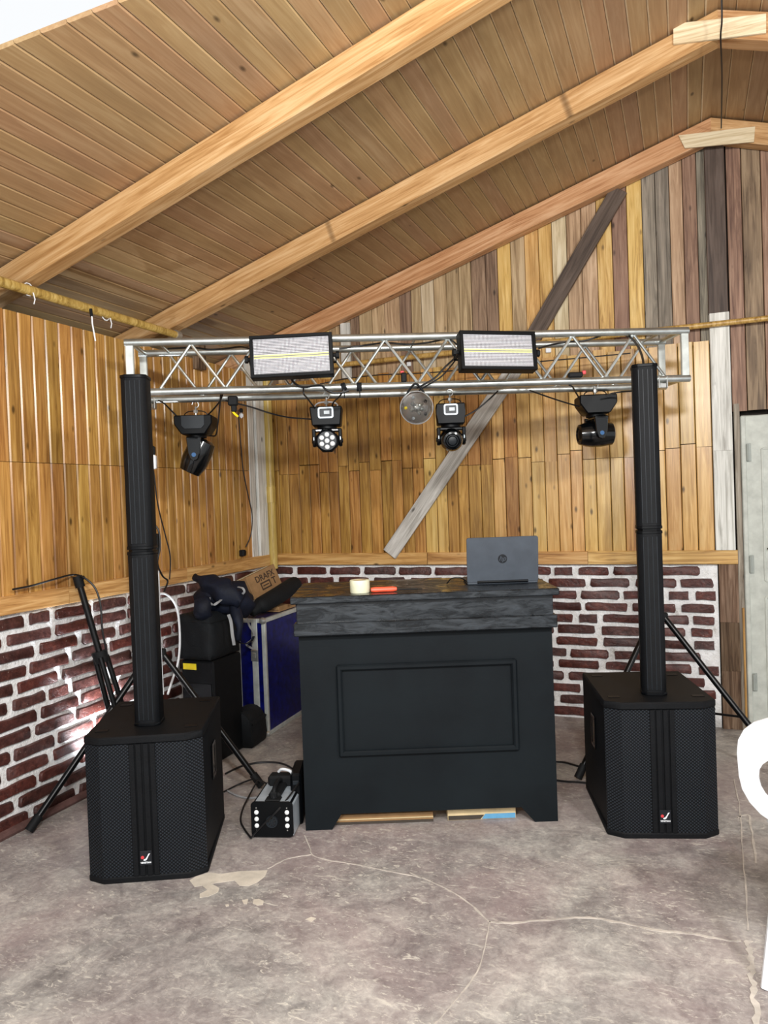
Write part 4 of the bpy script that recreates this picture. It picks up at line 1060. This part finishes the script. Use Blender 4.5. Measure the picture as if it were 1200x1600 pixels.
# flat cardboard under the roll
fc = thing('cardboard_sheet', 'small folded cardboard scrap lying on top of the flight case', 'cardboard', CM @ Vector((-.10, .28, TOPZ)), FM_ang)
b = MB(); b.box((0, .12, .009), (.15, .26, .018), .002); b.box((.035, .05, .03), (.08, .14, .024), .003, Matrix.Rotation(radians(4), 4, 'Y')); b.build('sheet', M['card'], fc)

# black roll
ra, rb = at(404, 948, 4.98), at(461, 913, 5.42)
ro = thing('fabric_roll', 'long black rolled fabric case lying slanted over the flight case', 'roll', (0, 0, 0))
dd = (rb-ra).normalized()
b = MB(); b.tube([ra-dd*.02, ra, ra+dd*.03, ra.lerp(rb, .5)+Vector((0, 0, -.004)), rb-dd*.03, rb, rb+dd*.015], [.02, .045, .055, .059, .06, .056, .03], 14); b.build('roll_body', M['cloth_black'], ro, angle=50)
blob('gathered_end', M['cloth_black'], ro, [ra-dd*.05+Vector((-.03, 0, -.03)), ra+Vector((-.01, 0, -.01)), ra+dd*.05], [.03, .042, .052], 11, .008)

# rounded small speaker on the floor
g = on_z(374, 1170)
rs = thing('rounded_bag', 'small black round-topped bag on the floor beside the flight case', 'bag', g, FM_ang+radians(2))
b = MB(); out = [(-.09, 0), (.09, 0), (.095, .05), (.095, .14)]+[(.085*cos(t_), .15+.075*sin(t_)) for t_ in [pi*i/10 for i in range(0, 11)]]+[(-.095, .14), (-.095, .05)]
b.prism(out, -.20, 0, FRONT, .012); b.build('bag_body', M['cloth_black'], rs, (0, 0, .004), angle=50)
b = MB(); b.tube([(-.09, -.002, .05), (-.088, -.002, .15)]+[(.086*cos(t_), -.002, .15+.078*sin(t_)) for t_ in [pi-pi*i/8 for i in range(9)]]+[(.088, -.002, .05)], .004, 6); b.build('piping', M['rubber'], rs)

# ================================================================== FOG MACHINE
g0, g1 = on_z(394, 1309), on_z(460, 1308)
fa = atan2(g1.y-g0.y, g1.x-g0.x); fw = (g1-g0).length
fm = thing('fog_machine', 'small black and silver fog machine with six white lenses, left of the booth', 'fog machine', (g0+g1)/2, fa-radians(3))
fh, fd = .158, .25
b = MB(); b.prism(round_rect(fw, fh, .018), 0, .012, FRONT, .002); b.build('front_plate', M['black'], fm, (0, 0, fh/2+.006))
for s_ in (-1, 1):
    b = MB(); x = s_*(fw/2-.003)
    pts = [(s_*(fw/2-.001), .01), (s_*(fw/2-.001), fh-.014), (s_*(fw/2-.018), fh+.002), (s_*(fw/2-.070), fh+.002), (s_*(fw/2-.070), fh-.002), (s_*(fw/2-.02), fh-.002), (s_*(fw/2-.006), fh-.016), (s_*(fw/2-.006), .01)]
    if s_ < 0: pts = pts[::-1]
    b.prism(pts, -fd, -.001, FRONT); b.build('silver_cover', M['silver'], fm)
b = MB(); b.box((0, fd/2+.002, fh/2+.006), (fw-.014, fd-.004, fh-.012), .004); b.build('chassis', M['black'], fm)
b = MB(); b.box((0, fd*.55, fh+.012), (.056, fd*.75, .024), .008); b.box((0, fd*.12, fh+.004), (.07, .05, .010), .004); b.box((0, fd-.035, fh+.026), (.13, .07, .05), .01); b.build('tank', M['rubber'], fm)
b = MB(); b.tube(smooth_path([(0, .03, fh+.005), (0, .045, fh+.040), (0, .09, fh+.052), (0, .15, fh+.050), (0, .19, fh+.02)], 4), .010, 8); b.box((0, .035, fh+.02), (.03, .02, .03), .004); b.build('handle', M['rubber'], fm)
for s_ in (-1, 1):
    for k, z in enumerate((.058, .088, .118)):
        b = MB(); b.lathe([(0, .006), (.006, .0055), (.0095, .003), (.0105, 0), (0, 0)], 14, Matrix.Translation((s_*(fw/2-.026), -.012, z)) @ FRONT); b.build('white_lens', M['led_white'], fm)
    for z in (.038, .138): b = MB(); b.cyl((s_*(fw/2-.026), -.012, z), (s_*(fw/2-.026), -.014, z), .003, seg=8); b.build('screw', M['steel'], fm)
b = MB(); b.lathe([(0, .006), (.006, .006), (.008, .003), (.020, .003), (.0225, .008), (.0265, .008), (.028, 0), (0, 0)], 26, Matrix.Translation((0, -.012, .077)) @ FRONT); nz = b.build('nozzle', M['grey_panel'], fm)
for i in range(8):
    a_ = i*pi/4; b = MB(); b.cyl((.0145*cos(a_), -.0155, .077+.0145*sin(a_)), (.0145*cos(a_), -.017, .077+.0145*sin(a_)), .003, seg=6); b.build('nozzle_hole', M['gloss_black'], nz)
b = MB(); b.tube(smooth_path([(-.02, fd-.03, fh+.06), (.0, fd-.04, fh+.075), (.04, fd-.05, fh+.07), (.06, fd-.055, fh+.045)], 5), .007, 8); b.box((.062, fd-.06, fh+.035), (.028, .02, .022), .004); b.build('white_hose', M['white_plastic'], fm)
# black pouch between fog machine and booth
p_ = at(459, 1225, 3.62)
pc = thing('power_box', 'narrow upright black box squeezed between the fog machine and the booth', 'box', (BM @ Vector((-.045, .10, 0))), ang)
b = MB(); b.box((0, .06, .12), (.052, .20, .24), .01); b.build('box_body', M['black'], pc)
b = MB(); b.box((0, -.042, .2), (.03, .006, .02), .002); b.build('socket', M['grey_panel'], pc)

# ================================================================== FLOOR LAMP HIDDEN BY THE LEFT SUBWOOFER
lp_ = V(-1.43, 3.98, 0)
ul = thing('floor_spotlight', 'lit floor spotlight behind the left subwoofer, shining on the bricks', 'stage light', lp_, 0)
tgt = on_left(150, 1120); dv = (tgt-(lp_+Vector((0, 0, .17)))).normalized()
Q = dv.to_track_quat('Z', 'Y').to_matrix().to_4x4(); Q.translation = Vector((0, 0, .17))
b = MB(); b.lathe([(0, -.07), (.035, -.07), (.045, -.05), (.052, .03), (.047, .03), (.043, -.015), (0, -.015)], 20, Q); b.build('housing', M['black'], ul)
b = MB(); b.lathe([(0, .012), (.044, .012), (.044, .002), (0, .002)], 20, Q); b.build('lens', M['lamp_on'], ul)
b = MB(); b.tube([(0, -.085, .17), (0, -.085, .02), (0, -.06, .008), (0, .06, .008), (0, .085, .02), (0, .085, .17)], .006, 6); b.build('bracket', M['black_metal'], ul)
sl = bpy.data.lights.new('spot', 'SPOT'); sl.energy = 52; sl.spot_size = radians(104); sl.spot_blend = .25; sl.shadow_soft_size = .05; sl.color = (.86, .93, 1)
so = bpy.data.objects.new('floor_spotlight_beam', sl); COL.objects.link(so); so.location = lp_+Vector((0, 0, .17))+dv*.06; so.rotation_euler = dv.to_track_quat('-Z', 'Y').to_euler()

# ================================================================== WHITE CHAIR
leg0 = on_z(1196, 1545)
ch = thing('plastic_chair', 'white moulded plastic chair cut off by the right edge', 'chair', leg0, YAW-radians(35))
# local: X right, Y away from camera; origin = foot of the near left leg
b2 = bmesh.new()
def ringpts(w, h, r, cx, cz, n=5): return [(cx+x, cz+y) for x, y in round_rect(w, h, r, n)]
o_ = ringpts(.52, .36, .14, .185, .635); i_ = ringpts(.40, .16, .075, .185, .605)
def bend(x, z, y0): return y0-.0+.5*(x-.195)**2*1.2+(.72-z)*.25
fr, bk = [], []
lay = []
for off in (0.0, .012):
    a_ = [b2.verts.new((x, bend(x, z, .02)+off, z)) for x, z in o_]; c_ = [b2.verts.new((x, bend(x, z, .02)+off, z)) for x, z in i_]; lay.append((a_, c_))
n = len(o_)
for k in range(n):
    j = (k+1) % n
    b2.faces.new((lay[0][0][k], lay[0][0][j], lay[0][1][j], lay[0][1][k])); b2.faces.new((lay[1][0][j], lay[1][0][k], lay[1][1][k], lay[1][1][j]))
    b2.faces.new((lay[0][0][j], lay[0][0][k], lay[1][0][k], lay[1][0][j])); b2.faces.new((lay[0][1][k], lay[0][1][j], lay[1][1][j], lay[1][1][k]))
b = MB(); b._merge(b2); b.build('backrest', M['white_plastic'], ch)
b = MB(); b.prism(round_rect(.42, .42, .09), .0, .02, Matrix.Translation((.195, .31, .435)), .006); b.build('seat', M['white_plastic'], ch)
b = MB(); b.box((.195, .11, .47), (.34, .03, .10), .01); b.build('back_stem', M['white_plastic'], ch)
for x, y, tx, ty in ((0, 0, .045, .14), (.39, 0, .345, .14), (0, .52, .045, .44), (.39, .52, .345, .44)):
    b = MB(); b.tube([(x, y, .0), (x+(tx-x)*.5, y+(ty-y)*.5, .22), (tx, ty, .438)], [.014, .018, .024], 8); b.build('leg', M['white_plastic'], ch)

# ================================================================== CABLES
def cable(name, label, pts, r=.0045, mat='cable', cat='cable', n=6, seg=6):
    b = MB(); b.tube(smooth_path(pts, n), r, seg); return tag(b.build(name, M[mat]), label, cat)
dF, dRr = 3.95, 4.22
cable('power_cable', 'black cable from the plug sagging to the seven-lens moving head', [at(352, 626, 4.1), at(392, 636, 4.1), at(420, 645, 4.1), at(450, 652, 4.2), at(487, 655, 4.25)])
cable('power_cable', 'black cable from the left truss end down to the leftmost moving head', [at(248, 626, 4.2), at(256, 630, 4.1), at(267, 641, 4.18), at(279, 653, 4.22)])
cable('power_cable', 'black cable looping up from the leftmost moving head to the truss', [at(321, 652, 4.2), at(333, 640, 4.15), at(344, 626, 4.08), at(349, 612, 4.0)])
cable('signal_cable', 'thin black cable looped round the side of the leftmost moving head', [at(328, 681, 4.2), at(337, 680, 4.15), at(340, 665, 4.1), at(343, 640, 4.06), at(345, 614, 4.0)], .004)
cable('power_cable', 'black cable over the bottom tube, down to the left of the white handle', [at(474, 606, 3.93), at(475, 616, 3.92), at(480, 622, 4.05), at(492, 638, 4.2)])
cable('power_cable', 'black cable from the left strobe panel lying along the bottom tube', [at(452, 588, 3.92), at(462, 600, 3.93), at(476, 605, 3.93), at(500, 602, 3.92), at(510, 609, 3.91), at(522, 614, 3.91), at(535, 613, 3.92), at(545, 610, 3.92)], .006)
cable('power_cable', 'short black cable from the tape strap to the seven-lens moving head', [at(537, 610, 3.92), at(530, 620, 4.05), at(521, 629, 4.18), at(518, 640, 4.24)])
cable('power_cable', 'black cable from the one-lens moving head rising past the diagonal brace', [at(724, 652, 4.28), at(745, 640, 4.28), at(762, 626, 4.28), at(778, 611, 4.3)])
cable('power_cable', 'long black cable drooping down to the rightmost moving head', [at(828, 610, 4.1), at(850, 618, 4.18), at(880, 628, 4.26), at(905, 635, 4.32)])
cable('signal_cable', 'short black cable from the bottom tube to the rightmost moving head', [at(886, 600, 4.1), at(894, 604, 4.08), at(899, 612, 4.2), at(906, 624, 4.3)])
cable('power_cable', 'pair of black cables hanging from the right strobe panel behind the ball lamp, upper one', [at(718, 552, 3.98), at(708, 562, 3.98), at(695, 574, 3.98), at(680, 590, 3.98), at(660, 602, 3.96), at(652, 606, 3.93)], .005)
cable('power_cable', 'pair of black cables hanging from the right strobe panel behind the ball lamp, lower one', [at(716, 556, 4.0), at(706, 570, 4.0), at(690, 588, 4.0), at(668, 602, 3.97), at(655, 610, 3.93)], .004)
cable('power_cable', 'black cable curving from the truss into the top of the right column', [at(972, 522, 4.2), at(985, 527, 4.1), at(996, 540, 3.9), at(1003, 556, 3.6), at(1006, 572, 3.44)], .006)
cable('power_cable', 'black cable lying inside the truss top left of the left strobe panel', [at(262, 545, 4.1), at(300, 543, 4.1), at(325, 546, 4.1), at(350, 545, 4.1), at(375, 542, 4.05), at(392, 545, 3.95)], .005)
cable('power_cable', 'black cable lying inside the truss top between the two strobe panels', [at(530, 545, 4.05), at(560, 541, 4.08), at(600, 536, 4.1), at(640, 538, 4.1), at(670, 535, 4.1), at(700, 530, 4.05), at(716, 540, 3.98)], .005)
cable('power_cable', 'black cable lying inside the truss top right of the right strobe panel', [at(842, 544, 3.98), at(865, 538, 4.1), at(890, 534, 4.12), at(915, 532, 4.12), at(945, 523, 4.12), at(968, 521, 4.12)], .005)
cable('power_cable', 'black cable from the rightmost moving head to behind the right column', [at(946, 618, 4.2), at(960, 614, 4.18), at(975, 612, 4.15), at(992, 611, 4.1)])
cable('wall_wire', 'thin dark wire sagging along the back wall behind the truss', [at(500, 600, 5.35), at(540, 592, 5.33), at(590, 586, 5.25), at(640, 584, 5.18), at(700, 580, 5.1), at(760, 572, 5.0), at(830, 566, 4.95), at(900, 560, 4.85), at(985, 552, 4.75)], .004, cat='wire')
cable('wall_wire', 'thin wire with small bulbs hanging on the dark boards left of the whitewashed planks', [on_left(372, 640, WX+.03), on_left(376, 690, WX+.03), on_left(380, 735, WX+.03), on_left(388, 775, WX+.03), on_left(394, 805, WX+.045), on_left(392, 835, WX+.045), on_left(384, 855, WX+.03)], .004, cat='wire')
cable('wall_wire', 'dark wire hanging straight down from the roof ridge', [on_back(1127, -30, 3.75), on_back(1128, 30, 3.80), on_back(1126, 60, 3.83), on_back(1128, 120, 4.3), on_back(1127, 200, 5.0)], .004, cat='wire')
cable('wall_wire', 'short looped wire tacked beside the dark post under the ridge', [on_back(1113, 292, WY-.03), on_back(1106, 308, WY-.03), on_back(1104, 322, WY-.03), on_back(1110, 340, WY-.03), on_back(1113, 348, WY-.03)], .004, cat='wire')
cable('power_cable', 'black cable draped over the head of the folded tripod', [on_left(20, 921, WX+.05), on_left(50, 915, WX+.05), on_left(85, 905, WX+.08), at(113, 898, 3.93), at(130, 902, 3.9), at(148, 918, 3.9), at(157, 945, 3.9), at(160, 985, 3.9), at(167, 1020, 3.92), at(172, 1050, 3.94)], .005)
cable('white_cable', 'white cable looping down the bricks right of the left column', [at(247, 928, 4.3), at(258, 928, 4.35), at(270, 938, 4.4), at(278, 958, 4.4), at(281, 1000, 4.4), at(278, 1035, 4.4), at(270, 1060, 4.35), at(262, 1085, 4.3)], .0065, 'white_plastic')
cable('white_cable', 'thin white cable hanging straight beside the left column', [at(246, 955, 4.05), at(250, 990, 4.05), at(252, 1030, 4.05), at(255, 1085, 4.05)], .005, 'white_plastic')
cable('signal_cable', 'thin dark wire dropping slanted from the white plug by the left column', [at(240, 735, 4.05), at(247, 790, 4.1), at(258, 835, 4.2), at(266, 870, 4.3), at(265, 905, 4.35)], .0035)
cable('signal_cable', 'short black cable bulging out from behind the left column', [at(240, 818, 4.05), at(248, 830, 4.05), at(250, 855, 4.05), at(246, 880, 4.05), at(254, 900, 4.1), at(262, 908, 4.15), at(256, 925, 4.1)], .005)
cable('floor_cable', 'black cable arching over the floor behind the fog machine', [on_z(352, 1209, .006), on_z(378, 1197, .006), on_z(410, 1191, .006), on_z(440, 1193, .006), on_z(462, 1205, .006), on_z(468, 1220, .006)], .0055)
cable('floor_cable', 'black cable crossing the stand leg towards the fog machine', [on_z(350, 1237, .006), on_z(372, 1226, .012), on_z(395, 1218, .05), on_z(412, 1222, .08), on_z(425, 1232, .12)], .0045)
cable('floor_cable', 'thin black cable falling in a loop left of the fog machine', [on_z(402, 1220, .07), on_z(391, 1240, .03), on_z(380, 1262, .006), on_z(376, 1282, .006), on_z(383, 1297, .006), on_z(392, 1309, .006)], .0045)
cable('floor_cable', 'pale cable lying on the floor beside the left subwoofer', [on_z(356, 1236, .006), on_z(370, 1243, .006), on_z(390, 1247, .006), on_z(408, 1245, .006)], .006, 'strap')
fmw = lambda x, y, z: Matrix.Translation((g0+g1)/2) @ Matrix.Rotation(fa-radians(3), 4, 'Z') @ Vector((x, y, z))
cable('floor_cable', 'thin black cable slanting across the front of the fog machine', [fmw(.10, .12, fh+.045), fmw(.07, .04, fh+.012), fmw(.03, -.018, .13), fmw(-.03, -.022, .075), fmw(-.07, -.022, .035), fmw(-.095, -.03, .008)], .0045)
cable('floor_cable', 'black cable on the floor between the booth and the right subwoofer, nearer one', [on_z(868, 1219, .006), on_z(885, 1221, .006), on_z(905, 1222, .006), on_z(925, 1224, .006)], .0055)
cable('floor_cable', 'black cable on the floor between the booth and the right subwoofer, farther one', [on_z(868, 1190, .006), on_z(882, 1191, .006), on_z(900, 1196, .006), on_z(915, 1200, .006)], .0055)
cable('laptop_cable', 'thin black cable curling on the booth top beside the laptop', [BM @ Vector((.70, .22, BT+.006)), BM @ Vector((.72, .20, BT+.03)), BM @ Vector((.76, .19, BT+.035)), BM @ Vector((.80, .22, BT+.01))], .003)

# plugs, straps and small blocks on the truss
def small(name, label, cat, p, parts, rz=YAW):
    o = thing(name, label, cat, p, rz)
    for nm, mt, c, s, bv in parts: b = MB(); b.box(c, s, bv); b.build(nm, M[mt], o)
    return o
o = small('power_plug', 'black plug with a yellow tip hanging from the truss near the left moving head', 'plug', at(364, 628, 4.02), [('plug_body', 'rubber', (0, 0, .005), (.05, .035, .05), .006), ('plug_neck', 'rubber', (.004, 0, -.035), (.028, .024, .035), .005)])
b = MB(); b.tube(smooth_path([(-.002, 0, -.05), (.006, 0, -.062), (.024, 0, -.078)], 4), .006, 6); b.build('yellow_lead', M['yellow'], o)
small('lamp_socket', 'small pale bulb socket hanging on the boards left of the whitewashed planks', 'socket', on_left(377, 648, WX+.045), [('socket_top', 'rubber', (0, 0, .03), (.025, .025, .03), .006), ('socket_bulb', 'white_plastic', (0, 0, -.005), (.028, .028, .04), .012)])
small('wall_socket', 'small black socket on the rail at the foot of the dangling bulb wire', 'socket', on_left(379, 864, WX+.03), [('box', 'rubber', (0, 0, 0), (.04, .035, .045), .005), ('cover', 'black', (0, -.02, 0), (.03, .006, .03), .002)], pi/2)
for lab, (px, py), tl_ in (('slanted black tape strap on the bottom tube above the seven-lens head', (537, 607), 20), ('upright black tape strap on the bottom tube left of the ball lamp', (561, 604), 0)):
    o = thing('tape_strap', lab, 'strap', on_truss(px, py, 0, TZ0), ta); R_ = Matrix.Rotation(radians(-tl_), 4, 'Y')
    b = MB(); 
    for i in range(10):
        a_ = i*2*pi/10; b.box((0, -.0205*cos(a_), .0205*sin(a_)), (.026, .0135, .004), .001, R_ @ Matrix.Translation((0, 0, 0)) @ Matrix.Rotation(0, 4, 'X')) if False else None
    b.cyl(R_ @ Vector((-.013, 0, 0)), R_ @ Vector((.013, 0, 0)), .0235, seg=16); b.build('strap_band', M['cloth_black'], o)
    b = MB(); b.box((.002, -.018, -.035), (.006, .002, .05), .0005); b.build('strap_tail', M['cloth_black'], o)
small('hanging_adapter', 'small dark adapter with a red lead inside the truss, above the rightmost head', 'adapter', at(899, 586, 4.05), [('adapter_body', 'rubber', (0, 0, 0), (.075, .03, .028), .006), ('red_lead', 'red', (.046, 0, .012), (.02, .01, .02), .003)])
small('hanging_adapter', 'small dark adapter with a red lead inside the truss, left of the ball lamp', 'adapter', at(631, 590, 4.05), [('adapter_body', 'rubber', (0, 0, 0), (.03, .03, .05), .006), ('red_lead', 'red', (-.008, 0, .03), (.02, .01, .012), .003)])
o = small('white_plug', 'white plug and black adapter high beside the left column', 'plug', at(240, 722, 4.05), [('plug_body', 'white_plastic', (0, 0, 0), (.028, .03, .075), .006), ('black_adapter', 'rubber', (-.004, 0, .06), (.03, .03, .05), .008)])
small('power_strip', 'long white power strip upright beside the left column', 'power strip', at(245.5, 927, 4.05), [('strip_body', 'white_plastic', (0, 0, 0), (.028, .03, .24), .006), ('strip_switch', 'grey_panel', (0, -.017, .08), (.014, .004, .02), .002)])
small('black_adapter', 'black adapter block clipped to the stand pole behind the left column', 'adapter', at(243, 850, 4.05), [('adapter_body', 'rubber', (0, 0, 0), (.035, .03, .11), .006), ('adapter_label', 'grey_panel', (0, -.017, 0), (.015, .002, .03), .0)])

# repeated things carry the name of their set
GROUPS = {'subwoofer': 'subwoofers under the columns', 'column_speaker': 'column speakers', 'lighting_stand': 'tripod stands under the truss',
          'strobe_panel': 'strobe panels on the truss', 'moving_head': 'moving heads hanging from the truss', 'power_cable': 'black power cables',
          'signal_cable': 'thin signal cables', 'floor_cable': 'cables on the floor', 'wall_wire': 'loose wires on the walls', 'white_cable': 'white cables',
          'tape_strap': 'black tape straps on the truss', 'hanging_adapter': 'dark adapters with red leads', 'flat_carton': 'flat cartons under the booth'}
for o in bpy.data.objects:
    k = o.name.split('.')[0]
    if o.parent is None and k in GROUPS: o['group'] = GROUPS[k]
